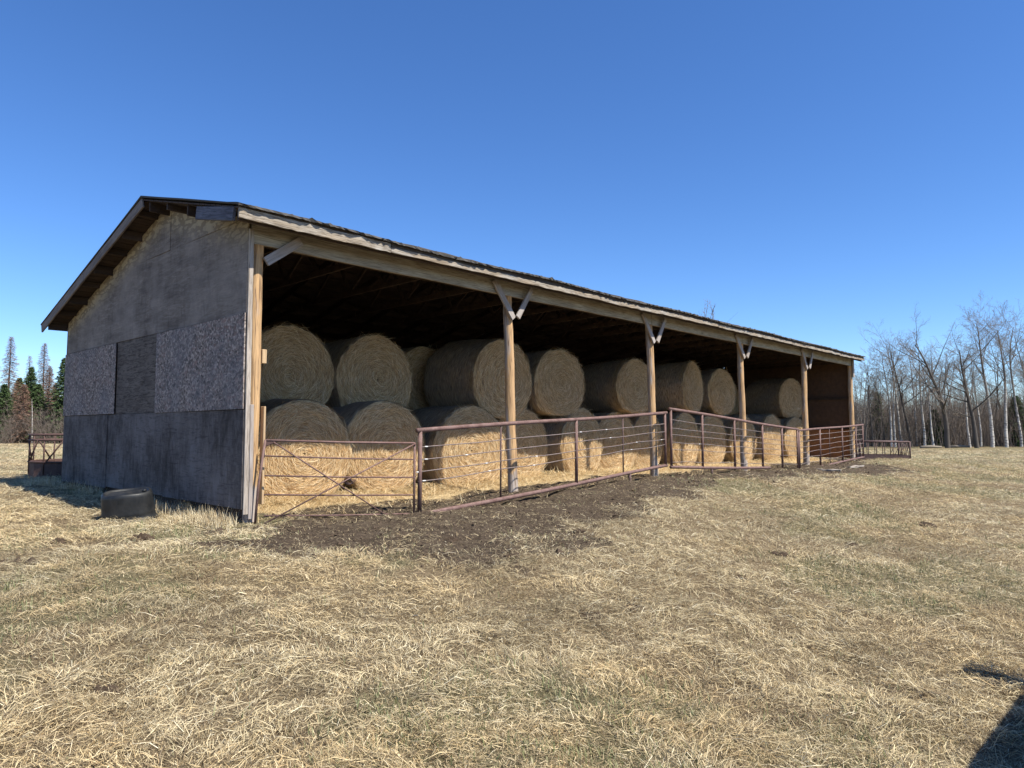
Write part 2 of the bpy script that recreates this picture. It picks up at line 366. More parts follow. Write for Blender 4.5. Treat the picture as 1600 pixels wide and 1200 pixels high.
# outline of the trampled bare ground in front of the fence
MUDP = [gpx(a, b, z) for a, b, z in [(170, 846, -.1), (330, 838, -.1), (385, 806, .0), (450, 790, .0), (660, 775, .03), (860, 745, .08), (1030, 728, .1), (1240, 722, .05), (1330, 716, 0), (1400, 729, -.05), (1440, 742, -.1), (1300, 745, -.05), (1130, 757, .0), (1060, 778, -.05), (1000, 800, -.1), (975, 832, -.2), (900, 852, -.25), (800, 866, -.3), (680, 866, -.3), (560, 864, -.28), (430, 872, -.25), (330, 872, -.2), (240, 866, -.2), (175, 858, -.15)]]
def polydist(x, y, P):
    x = np.asarray(x, float); y = np.asarray(y, float); best = np.full(x.shape, 1e9); ins = np.zeros(x.shape, bool); n = len(P)
    for i in range(n):
        ax, ay = P[i]; bx, by = P[(i + 1) % n]; ex, ey = bx - ax, by - ay; t = np.clip(((x - ax) * ex + (y - ay) * ey) / (ex * ex + ey * ey), 0, 1)
        best = np.minimum(best, np.hypot(x - ax - t * ex, y - ay - t * ey)); c = ((ay > y) != (by > y)) & (x < ex * (y - ay) / (ey if abs(ey) > 1e-9 else 1e-9) + ax); ins ^= c
    return np.where(ins, -best, best)
def masks(x, y):
    t, w = wb(x, y)
    e = (N2.f(x, y, 5, 1.1) - .5) * 2.2; e2 = (N3.f(x, y, 4, .5) - .5) * 2.0
    d = polydist(x, y, MUDP)
    mud = sst(.6, -.6, d + .10 + e * 1.35 + e2 * .12) * (1 - .25 * sst(-.6, -2.0, t))
    mud = mud * (1 - .45 * sst(.50, .66, N1.f(x + 31, y, 4, 1.3)) * sst(-.9, .2, d))
    straw = sst(.35, 1.15, w + e * .45) * sst(-.1, .2, t) * sst(24.2, 23.6, t) * sst(7.4, 7.2, w)
    green = N4.f(x, y, 4, .55) + .10 * sst(-2, 6, x) * sst(5, 12, y) - .02
    green = green + .30 * sst(1.2, .2, np.hypot((x - 3.9) / 1.3, (y - 13.6) / 1.2)) + .22 * sst(1.1, .2, np.hypot((x - 4.1) / 1.0, (y - 9.4) / .9)) + .2 * sst(1.1, .2, np.hypot((x + 4.3) / .8, (y - 8.1) / .5))
    green = sst(.43, .66, green)
    return mud, green, straw
def gh(x, y, m=None):
    mud = masks(x, y)[0] if m is None else m
    h = gh0(x, y); far = sst(60, 15, np.hypot(x, y))
    h = h + (N1.f(x, y, 4, .35) - .5) * .14 * far + (N1.f(x, y, 4, 1.9) - .5) * .085 * far + (N2.f(x, y, 3, 5) - .5) * .055 * far
    h = h + mud * ((N3.f(x, y, 4, 3.1) - .5) * .10 + (np.abs(N4.f(x, y, 3, 6) - .5)) * .11 - .03) * far
    return h
def axis(c, n, lo, hi, a):
    u = np.linspace(math.asinh((lo - c) / a), math.asinh((hi - c) / a), n); return c + a * np.sinh(u)
NG = 1000
gx = axis(0.5, NG, -1800, 1800, 6.5); gy = axis(7.0, NG, -400, 2500, 5.5)
GX, GY = np.meshgrid(gx, gy, indexing='ij'); mk = masks(GX, GY); GZ = gh(GX, GY, mk[0])
V = np.stack([GX, GY, GZ], -1).reshape(-1, 3); ii = np.arange((NG - 1) * NG).reshape(NG - 1, NG)[:, :NG - 1]
F = np.stack([ii, ii + NG, ii + NG + 1, ii + 1], -1).reshape(-1, 4)
g = np_mesh('ground', V, F, M['ground'], np.stack([m.ravel() for m in mk], 1), smooth=True); tag(g, kind='structure')
def gz(x, y): return float(gh(np.array([x]), np.array([y]))[0])

# ---------------------------------------------------------------- grass
rng = np.random.default_rng(7)
def unit(v): return v / (np.linalg.norm(v, axis=1, keepdims=True) + 1e-9)
def scatter(n, y0, y1, ex):
    """points in front of the camera, density falling as distance^-ex"""
    k = 2 - ex; u = rng.random(n); Y = (y0 ** k + u * (y1 ** k - y0 ** k)) ** (1 / k)
    X = (rng.random(n) * 2 - 1) * (.86 * Y + .6); return X, Y
def grass():
    n = 1050000; X, Y = scatter(n, 1.7, 52, 1.45); mud, green, straw = masks(X, Y); t, w = wb(X, Y)
    u = rng.random(n); clump = N2.f(X, Y, 3, 3.3)
    keep = (u < (1 - .97 * mud) * (.30 + 1.1 * sst(.32, .60, clump))) & ~((t > -.05) & (t < 24) & (w > -.2) & (w < 7.4)) 
    X, Y, clump, green = X[keep], Y[keep], clump[keep], green[keep]; n = len(X); Z = gh(X, Y)
    ang = N3.f(X, Y, 3, .55) * 9 + N4.f(X, Y, 3, 2.6) * 9 + rng.normal(0, .75, n)
    el = np.abs(rng.normal(.04, .14, n)) + .01; up = rng.random(n) < .03; el = np.where(up, rng.uniform(.5, 1.3, n), el)
    D = np.stack([np.cos(ang) * np.cos(el), np.sin(ang) * np.cos(el), np.sin(el)], 1)
    ln = (.02 + .105 * rng.random(n) ** 1.9 + .10 * (rng.random(n) < .035)) * (1 + .025 * Y) * np.where(up, .7, 1); wd = rng.uniform(.0010, .0029, n) * (1 + .10 * Y)
    roll = rng.uniform(-1.2, 1.2, n); h = np.stack([-np.sin(ang), np.cos(ang), 0 * ang], 1); v = np.cross(D, h)
    side = h * np.cos(roll)[:, None] + v * np.sin(roll)[:, None]
    bend = h * rng.normal(0, .02, n)[:, None]; bend[:, 2] += rng.uniform(.0, .03, n)
    P = np.stack([X, Y, Z - .004 + rng.random(n) * (.008 + .045 * sst(.40, .68, clump))], 1)
    pal = np.array([(.60, .50, .30), (.68, .58, .37), (.47, .38, .22), (.37, .30, .18), (.76, .68, .48), (.22, .165, .10), (.52, .39, .21)])
    c = pal[rng.choice(7, n, p=[.24, .14, .2, .14, .06, .13, .09])] * rng.uniform(.85, 1.3, n)[:, None]
    big = N4.f(X + 50, Y, 3, .8)[:, None]; c = c * (1 - .30 * sst(.47, .33, big)); c = c * (1 - (np.array([[.0, .05, .12]]) * sst(.5, .65, N1.f(X + 9, Y - 4, 3, .9))[:, None]))
    a = blades(P, D, ln, wd, side, bend, c)
    # short broken thatch between the long stems
    n = 520000; X, Y = scatter(n, 1.7, 16, 1.3); mud = masks(X, Y)[0]; t, w = wb(X, Y); keep = (rng.random(n) < 1 - .75 * mud) & ~((t > -.05) & (t < 24) & (w > .2) & (w < 7.4)); X, Y = X[keep], Y[keep]; n = len(X)
    ang = rng.uniform(0, 6.28, n); el = rng.normal(.1, .35, n); D2 = np.stack([np.cos(ang) * np.cos(el), np.sin(ang) * np.cos(el), np.abs(np.sin(el))], 1); h2 = np.stack([-np.sin(ang), np.cos(ang), 0 * ang], 1)
    c2 = np.array([(.48, .38, .22), (.34, .26, .15), (.17, .12, .07), (.60, .50, .31), (.10, .075, .045)])[rng.choice(5, n, p=[.3, .26, .16, .18, .10])] * rng.uniform(.8, 1.15, n)[:, None]
    a2 = blades(np.stack([X, Y, gh(X, Y) + rng.uniform(0, .008, n)], 1), D2, rng.uniform(.008, .04, n), rng.uniform(.0015, .004, n) * (1 + .05 * Y), h2, np.zeros((n, 3)), c2)
    # green shoots
    n = 260000; X, Y = scatter(n, 1.7, 45, 1.45); mud, green, straw = masks(X, Y); t, w = wb(X, Y); fine = N1.f(X, Y, 3, 5)
    keep = (rng.random(n) < (green * .9 + .05) * sst(.42, .62, fine) * (1 - .8 * mud)) & ~((t > -.1) & (t < 24) & (w > -.2) & (w < 7.4))
    X, Y = X[keep], Y[keep]; n = len(X); Z = gh(X, Y); ang = rng.uniform(0, 6.28, n); el = rng.uniform(.5, 1.4, n)
    D = np.stack([np.cos(ang) * np.cos(el), np.sin(ang) * np.cos(el), np.sin(el)], 1); h = np.stack([-np.sin(ang), np.cos(ang), 0 * ang], 1)
    bend = np.zeros((n, 3)); bend[:, 2] = rng.uniform(0, .02, n)
    gp = np.array([(.19, .20, .085), (.24, .245, .12), (.15, .175, .07), (.33, .31, .17)]); c = gp[rng.integers(0, 4, n)] * rng.uniform(.8, 1.15, n)[:, None]
    b = blades(np.stack([X, Y, Z], 1), D, rng.uniform(.025, .075, n) * (1 + .015 * Y), rng.uniform(.002, .0045, n) * (1 + .1 * Y), h, bend, c)
    # loose straw on the mud
    n = 90000; X, Y = scatter(n, 5, 30, 1.4); mud, green, straw = masks(X, Y); t, w = wb(X, Y)
    keep = (rng.random(n) < mud * sst(.42, .58, N4.f(X, Y, 4, 2.0)) * 1. + .06 * mud) & ((t < -.2) | (w < .6) | (t > 24)); X, Y = X[keep], Y[keep]; n = len(X)
    Z = gh(X, Y) + rng.uniform(0, .02, n); ang = rng.uniform(0, 6.28, n); el = np.abs(rng.normal(0, .12, n)); D = np.stack([np.cos(ang) * np.cos(el), np.sin(ang) * np.cos(el), np.sin(el)], 1)
    h = np.stack([-np.sin(ang), np.cos(ang), 0 * ang], 1); c = pal[rng.choice(7, n, p=[.3, .2, .1, .2, .05, .1, .05])] * rng.uniform(.6, 1., n)[:, None]
    d = blades(np.stack([X, Y, Z], 1), D, rng.uniform(.03, .13, n), rng.uniform(.002, .004, n) * (1 + .05 * Y), h, np.zeros((n, 3)), c)
    for nm, parts, lab, cat in (('dry_grass', (a, a2, d), 'matted straw coloured dry grass covering the field', 'grass'), ('green_grass', (b,), 'short green shoots coming up through the dry grass', 'grass')):
        Vs = []; Fs = []; Cs = []; o = 0
        for (v, f, c) in parts: Vs.append(v); Fs.append(f + o); Cs.append(c); o += len(v)
        tag(np_mesh(nm, np.concatenate(Vs), np.concatenate(Fs), M['blade'], np.concatenate(Cs)), lab, cat, kind='stuff')
grass()
def tuft_field(name, label, pts, sp, n, h0, h1, cols):
    X = []; Y = []
    pts = np.array(pts); k = rng.integers(0, len(pts), n); X = pts[k, 0] + rng.normal(0, sp, n); Y = pts[k, 1] + rng.normal(0, sp * .6, n); Z = gh(X, Y)
    ang = rng.uniform(0, 6.28, n); el = np.clip(rng.normal(1.05, .3, n), .2, 1.5); D = np.stack([np.cos(ang) * np.cos(el), np.sin(ang) * np.cos(el), np.sin(el)], 1)
    h = np.stack([-np.sin(ang), np.cos(ang), 0 * ang], 1); ln = rng.uniform(h0, h1, n) * rng.uniform(.5, 1, n); bend = np.zeros((n, 3)); bend[:, 2] = ln * .1
    cols = np.array(cols); c = cols[rng.integers(0, len(cols), n)] * rng.uniform(.8, 1.1, n)[:, None]
    v, f, c = blades(np.stack([X, Y, Z], 1), D, ln, rng.uniform(.003, .006, n), h, bend, c)
    tag(np_mesh(name, v, f, M['blade'], c), label, 'grass', kind='stuff')
tan = [(.66, .56, .36), (.56, .45, .27), (.72, .63, .43), (.45, .34, .2)]
tuft_field('tall_dry_grass', 'tall pale dry grass standing along the foot of the plywood gable wall',
           [tuple(bw(-.12 - .25 * random.Random(i).random(), .05 + .33 * i + .1 * math.sin(i * 5))[:2]) for i in range(9)] + [tuple(bw(-.25, .15)[:2]), tuple(bw(-.35, .35)[:2]), tuple(bw(-.2, .5)[:2]), tuple(bw(-.2, 5)[:2]), tuple(bw(-.2, 6)[:2]), tuple(bw(-.3, 7)[:2]), tuple(bw(-.3, 7.9)[:2])], .12, 3000, .07, .25, tan)

# ---------------------------------------------------------------- the shed
barn = thing('pole_barn', 'long open-fronted pole shed with weathered plywood gable end, stacked full of round hay bales', 'barn', (BX, BY, 0), ROTB)
SP, T0 = 4.7218, .1435
TPOST = [T0 + SP * i for i in range(6)]
ROOF_T0, ROOF_T1 = -.342, 23.90
def rz(w): return 3.88 + .2535 * (w + .389) if w < 2.70 else 4.663 - .2784 * (w - 2.70)
def rzn(w): return rz(w)
def board(name, p0, p1, up, h, th, mat, parent=None, bevel=.004, seg=None, jit=.004, rnd=random):
    """board with its own object: local x along its length, z up (height h), y thickness"""
    p0, p1 = Vector(p0), Vector(p1); x = (p1 - p0); ln = x.length; x.normalize(); z = Vector(up); z = (z - x * z.dot(x)).normalized(); y = z.cross(x)
    seg = seg or max(1, int(ln / .45)); vs = []; fs = []
    for i in range(seg + 1):
        q = ln * i / seg; jy, jz = rnd.uniform(-jit, jit), rnd.uniform(-jit, jit)
        for (a, b) in ((-1, -1), (1, -1), (1, 1), (-1, 1)): vs.append((q, a * th / 2 + jy, b * h / 2 + jz + rnd.uniform(-jit, jit) * .5))
    for i in range(seg):
        for k in range(4): fs.append((i * 4 + k, i * 4 + (k + 1) % 4, i * 4 + 4 + (k + 1) % 4, i * 4 + 4 + k))
    fs.append((3, 2, 1, 0)); e = seg * 4; fs.append((e, e + 1, e + 2, e + 3))
    fs = [f[::-1] for f in fs]
    mb = MB(); mb.add(vs, fs); o = mb.build(name, M[mat], parent or barn, False, bevel)
    m = Matrix((x, y, z)).transposed().to_4x4(); m.translation = p0; o.matrix_local = m; return o
random.seed(3)
# posts: round peeled logs, x axis upward
LEAN = [(-.02, 0), (.14, -.01), (.15, 0), (.12, 0), (.06, 0), (.01, 0)]
def log_post(tb, wb_, tt, wt, zt, r, name='post'):
    p = bw(tb, wb_); z0 = min(gz(p.x, p.y), .25) - .15; a = Vector((tb, wb_, z0)); b = Vector((tt, wt, zt)); n = 16; k = 18; mb = MB(); ln = (b - a).length; vs = []; fs = []
    ph = random.uniform(0, 9)
    for i in range(k + 1):
        rr = r * (1.06 - .14 * i / k) * (1 + .03 * math.sin(i * 1.7 + ph))
        for j in range(n):
            c = 2 * math.pi * j / n; q = rr * (1 + .03 * math.sin(3 * c + ph + i * .2) + random.uniform(-.012, .012))
            vs.append((ln * i / k, q * math.cos(c) + .006 * math.sin(i * .6 + ph), q * math.sin(c)))
    for i in range(k):
        for j in range(n): fs.append((i * n + j, (i + 1) * n + j, (i + 1) * n + (j + 1) % n, i * n + (j + 1) % n)[::-1])
    fs.append(tuple(range(n))); fs.append(tuple(k * n + j for j in reversed(range(n))))
    fs = [f[::-1] for f in fs]
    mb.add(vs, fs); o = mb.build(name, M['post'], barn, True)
    x = (b - a).normalized(); y = Vector((.42, -.9, 0)); y = (y - x * y.dot(x)).normalized(); z = x.cross(y)
    m = Matrix((x, y, z)).transposed().to_4x4(); m.translation = a; o.matrix_local = m; return o
BB = 3.545   # underside of the front beam
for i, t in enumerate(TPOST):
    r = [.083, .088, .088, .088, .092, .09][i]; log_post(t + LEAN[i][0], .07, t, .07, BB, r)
# front beam: lengths butted over the posts
for i in range(5):
    z = BB + .18; board('beam', (TPOST[i] - (.12 if i == 0 else 0) + .003, .02, z), (TPOST[i + 1] + (.10 if i == 4 else 0) - .003, .02, z + .004 * math.sin(i)), (0, 0, 1), .36, .045, 'beam', jit=.005)
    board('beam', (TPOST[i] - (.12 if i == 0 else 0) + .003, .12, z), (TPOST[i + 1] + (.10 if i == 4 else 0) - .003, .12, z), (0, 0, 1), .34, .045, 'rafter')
# knee braces, nailed on the front of beam and post
def brace(ta, za, tb_, zb_, h=.11, dw=-.03): board('brace', (ta, dw, za), (tb_, dw, zb_), (0, 0, 1), h, .038, 'brace')
brace(TPOST[0] + .07, 3.33, TPOST[0] + .56, 3.70, .12)
for i in (1, 2, 3, 4):
    s = 1 + .1 * math.sin(i * 3); bt = TPOST[i]
    brace(bt - .46 * s, 3.76, bt + .03, 3.14, .11, -.045); brace(bt + .10, 3.16, bt + .47 * s, 3.74, .10, -.052 - .035)
brace(TPOST[5] - .02, 3.80, TPOST[5] + .02, 3.12, .14, -.05)
# eave boards
cuts = [ROOF_T0, 1.92, 7.2, 12.1, 17.0, 21.2, ROOF_T1]
for i in range(6):
    dz = .006 * math.sin(i * 2.3)
    lh = .13 if i == 0 else .078; dh = .055 if i == 0 else .105; zt_ = 3.895
    board('eave_board', (cuts[i] + .004, -.375 - .004 * (i % 2), zt_ - dh / 2), (cuts[i + 1] - .004, -.372, zt_ - dh / 2), (0, 0, 1), dh, .03, 'darkedge', jit=.008, seg=26)
    board('fascia', (cuts[i] + .004, -.391, zt_ - dh - lh / 2 + dz), (cuts[i + 1] - .004, -.391, zt_ - dh - lh / 2 - dz + .003 * i), (0, 0, 1), lh, .025, 'fascia', jit=.007, seg=26)
# rake boards near gable: rear slope complete, front slope has only one loose plank left
tR = ROOF_T0 + .0
board('rake_board', (tR, 2.66, rz(2.66) - .085), (tR, 5.3, rz(5.3) - .085), (0, 0, 1), .15, .028, 'rake')
board('rake_board', (tR, 5.306, rz(5.3) - .09), (tR, 7.78, rz(7.78) - .08), (0, 0, 1), .155, .028, 'rake')
board('rake_plank', (tR + .02, -.26, rz(-.26) - .12), (tR + .03, .84, rz(.84) - .16), (0, 0, 1), .17, .04, 'bluewood', jit=.01)
board('rake_board', (ROOF_T1 - .02, -.37, rz(-.37) - .08), (ROOF_T1 - .02, 2.69, rz(2.69) - .08), (0, 0, 1), .14, .028, 'darkedge')
board('rake_board', (ROOF_T1 - .02, 2.71, rz(2.71) - .08), (ROOF_T1 - .02, 7.78, rz(7.78) - .08), (0, 0, 1), .14, .028, 'darkedge')
# roof: courses of shingles with a ragged eave over a board deck
def roof():
    rr = random.Random(5); n = 520; vs = []; fs = []
    ws = [-.45, -.38, -.15, .4, 1.2, 2.0, 2.70, 3.6, 5, 6.4, 7.4, 7.80]; nr = len(ws)
    for side in (1, 0):
        for i in range(n + 1):
            t = ROOF_T0 - .025 + (ROOF_T1 - ROOF_T0 + .05) * i / n
            tab = rr.uniform(-.012, .012) + (.03 if rr.random() < .12 else 0); lift = rr.uniform(-.004, .014) + (.03 * rr.random() if rr.random() < .12 else 0)
            sag = -.022 * (1 - math.cos(2 * math.pi * (t - T0) / SP)) * .5 + .012 * math.sin(t * 1.3)
            for j, w in enumerate(ws):
                z = rz(w) + sag * (1 if side else 1) + rr.uniform(-.004, .004); ww = w
                if j == 0: ww += tab; z += lift * side - .01
                if j == nr - 1: ww += tab
                vs.append((t, ww, z + (.022 if side else 0)))
    S = (n + 1) * nr
    for i in range(n):
        for j in range(nr - 1):
            a = i * nr + j; fs.append((a, a + nr, a + nr + 1, a + 1)); fs.append((S + a, S + a + 1, S + a + nr + 1, S + a + nr))
        a = i * nr; fs.append((a, S + a, S + a + nr, a + nr)); a += nr - 1; fs.append((a, a + nr, S + a + nr, S + a))
    for i0 in (0, n):
        for j in range(nr - 1): a = i0 * nr + j; f = (a, a + 1, S + a + 1, S + a); fs.append(f if i0 == 0 else f[::-1])
    mb = MB(); mb.add(vs, fs); return mb.build('roof', M['shingle'], barn)
rf = roof()
mb = MB()  # roof deck boards under the shingles: separate planks running along, small gaps between them
w = -.40; k = 0; rr = random.Random(8)
while w < 7.72:
    w2 = w + rr.uniform(.13, .2)
    if w < 2.7 < w2: w2 = 2.69
    w2 = min(w2, 7.74); ta = ROOF_T0 + .0
    while ta < ROOF_T1 - .1:
        tb_ = min(ta + rr.uniform(3, 5), ROOF_T1 - .02); z0 = rz(w + .004) - .028 - rr.uniform(0, .004); z1 = rz(w2 - .012) - .028 - rr.uniform(0, .004)
        a, b = ta + .003, tb_ - .003; y0, y1 = w + .004, w2 - .012
        mb.add([(a, y0, z0 - .02), (b, y0, z0 - .02), (b, y1, z1 - .02), (a, y1, z1 - .02), (a, y0, z0), (b, y0, z0), (b, y1, z1), (a, y1, z1)],
               [(0, 3, 2, 1), (4, 5, 6, 7), (0, 1, 5, 4), (1, 2, 6, 5), (2, 3, 7, 6), (3, 0, 4, 7)]); ta = tb_
    w = w2
    if abs(w - 2.69) < 1e-6: w = 2.71
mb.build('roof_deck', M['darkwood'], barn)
# purlins project past the gable as lookouts
for i, w in enumerate([-.30, .45, 1.15, 1.85, 2.50, 2.95, 3.60, 4.25, 4.90, 5.55, 6.20, 6.85, 7.50]):
    h = .09 if i % 2 else .14
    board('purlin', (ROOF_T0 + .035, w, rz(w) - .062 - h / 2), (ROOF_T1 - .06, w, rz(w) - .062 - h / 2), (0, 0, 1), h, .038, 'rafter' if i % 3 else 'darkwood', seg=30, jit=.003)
# trusses
def truss():
    mb = MB()
    def bar(a, b, h=.09, th=.038):
        a = Vector((0, *a)); b = Vector((0, *b)); d = (b - a).normalized(); u = Vector((1, 0, 0)).cross(d).normalized() * h / 2; q = Vector((th / 2, 0, 0))
        mb.add([a - u - q, a - u + q, a + u + q, a + u - q, b - u - q, b - u + q, b + u + q, b + u - q], [(0, 1, 2, 3), (7, 6, 5, 4), (0, 4, 5, 1), (1, 5, 6, 2), (2, 6, 7, 3), (3, 7, 4, 0)])
    o = .26
    bar((.15, rz(.15) - o), (2.70, rz(2.7) - o), .12); bar((2.72, rz(2.72) - o), (7.2, rz(7.2) - o), .12)
    bar((.15, 3.66), (3.9, 3.62), .09); bar((3.94, 3.6), (6.6, rz(6.6) - o - .06), .09)
    for a, b in (((1.3, 3.68), (1.7, rz(1.7) - o - .05)), ((1.75, rz(1.7) - o - .05), (2.3, 3.68)), ((2.35, 3.68), (2.69, rz(2.7) - o - .06)), ((2.75, rz(2.8) - o - .06), (3.5, 3.66)), ((3.6, 3.66), (4.3, rz(4.3) - o - .05))): bar(a, b, .07, .03)
    return mb
tm = truss(); first = None
n = 19
for i in range(n):
    t = .55 + i * (23.3 - .55) / (n - 1)
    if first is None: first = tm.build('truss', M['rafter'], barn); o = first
    else: o = first.copy(); COL.objects.link(o); o.parent = barn
    o.location = (t, 0, 0)
# gable wall of sheets
def sheet(name, w0, w1, z0, z1, mat, proud=0, clip=False, skew=0, warp=.004, th=.012):
    nw, nz = max(2, int((w1 - w0) / .12)), 10; vs = []; fs = []; rr = random.Random(int(w0 * 100 + z0 * 1000)); ph = rr.uniform(0, 9)
    for s in (0, 1):
        for i in range(nw + 1):
            w = w0 + (w1 - w0) * i / nw; top = min(z1, rz(w) - .115) if clip else z1
            for j in range(nz + 1):
                z = z0 + (top - z0) * j / nz + skew * (w - w0)
                ti = -proud - (th if s == 0 else 0) + (warp * math.sin(ph + w * 2.1 + z) if s == 0 else 0) - warp; vs.append((ti, w, z))
    S = (nw + 1) * (nz + 1)
    for i in range(nw):
        for j in range(nz):
            a = i * (nz + 1) + j; fs.append((a, a + 1, a + nz + 2, a + nz + 1)); fs.append((S + a, S + a + nz + 1, S + a + nz + 2, S + a + 1))
    for i in range(nw): a = i * (nz + 1); fs.append((a, a + nz + 1, S + a + nz + 1, S + a)); a += nz; fs.append((a, S + a, S + a + nz + 1, a + nz + 1))
    for j in range(nz): a = j; fs.append((a, S + a, S + a + 1, a + 1)); a = nw * (nz + 1) + j; fs.append((a, a + 1, S + a + 1, S + a))
    mb = MB(); mb.add(vs, fs); return mb.build(name, M[mat], barn)
def ztop(w): return rz(w) - .115
g_ = .004
sheet('plywood_sheet', 0, 2.44 - g_, .205, 1.435, 'plylow', .004); sheet('plywood_sheet', 2.44, 4.88 - g_, .215, 1.435, 'plylow', .0, warp=.008); sheet('plywood_sheet', 4.88, 7.32, .19, 1.437, 'plylow', .006)
sheet('strand_board', 0.0, 2.80, 1.445, 2.650, 'osb', .018, skew=-.003); sheet('plywood_sheet', 2.80, 4.55, 1.44, 2.648, 'plymid', -.006); sheet('strand_board', 4.56, 7.36, 1.45, 2.645, 'osb', .020, skew=-.002)
def upper(w0, w1, za, zb_=9):
    def f(w): return min(zb_, ztop(w))
    return sheet('plywood_sheet', w0, w1, za, zb_, 'plytop', 0, clip=True)
upper(0, 2.44 - g_, 2.655, 3.868); upper(2.44, 4.88 - g_, 2.655, 3.868); upper(4.88, 7.32, 2.655)
sheet('plywood_sheet', .19, 2.44 - g_, 3.872, 9, 'plytop', .002, clip=True); sheet('plywood_sheet', 2.44, 4.87, 3.872, 9, 'plytop', .003, clip=True)
board('corner_board', (.018, -.018, .14), (.018, -.018, 3.72), (0, 1, 0), .03, .062, 'trim'); board('corner_board', (0.012, 7.335, .1), (.012, 7.335, 3.18), (0, 1, 0), .028, .06, 'rake')
board('corner_board', (.075, -.03, .08), (.07, -.03, 1.5), (0, 1, 0), .028, .05, 'brace')
mb = MB(); mb.box(.01, .05, 0.02, 7.3, 1.38, 1.47); mb.box(.01, .05, 0.02, 7.3, 2.6, 2.69); mb.box(.01, .05, .02, 7.3, .24, .33); mb.box(.05, .08, .05, 7.3, -.1, .3)  # last box: dark board added so the gap under the sheets looks shaded
mb.build('wall_girt', M['darkwood'], barn)
# rear and far walls
mb = MB()
for i in range(24): z0 = .05 + i * .135; mb.box(.03, 23.8, 7.29 + .003 * (i % 2), 7.315, z0, z0 + .134)
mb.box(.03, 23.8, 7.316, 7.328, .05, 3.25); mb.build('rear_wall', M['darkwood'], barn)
mb = MB()
for i in range(22):
    z0 = 1.20 + i * .15; wa = 0.1; pts = [(w, min(z0 + .145, rz(w) - .12)) for w in np.linspace(.1, 7.28, 16)]
    if z0 > 4.5: break
    lim = [w for w in np.linspace(.1, 7.28, 60) if rz(w) - .13 > z0 + .1]
    if not lim: break
    mb.box(23.80 + .004 * (i % 2), 23.83, lim[0], lim[-1], z0, z0 + .149); mb.box(23.832, 23.842, lim[0], lim[-1], z0, z0 + .15)
mb.build('end_wall', M['endboards'], barn)
mb = MB(); mb.box(23.79, 23.815, .12, 2.5, .10, 1.19); mb.box(23.79, 23.815, 2.51, 5, .10, 1.19); mb.build('end_wall_panel', M['orangeply'], barn)
mb = MB(); mb.box(23.74, 23.79, .1, 7.2, 1.16, 1.26); mb.box(23.74, 23.79, .1, 7.2, 2.3, 2.39); mb.build('wall_girt', M['rafter'], barn)
# cleats nailed to the first post
board('cleat', (.245, .05, 2.03), (.245, .05, 2.21), (1, 0, 0), .06, .09, 'fresh', seg=1); board('cleat', (.24, .0, .25), (.24, .0, 1.48), (1, 0, 0), .028, .09, 'fresh')

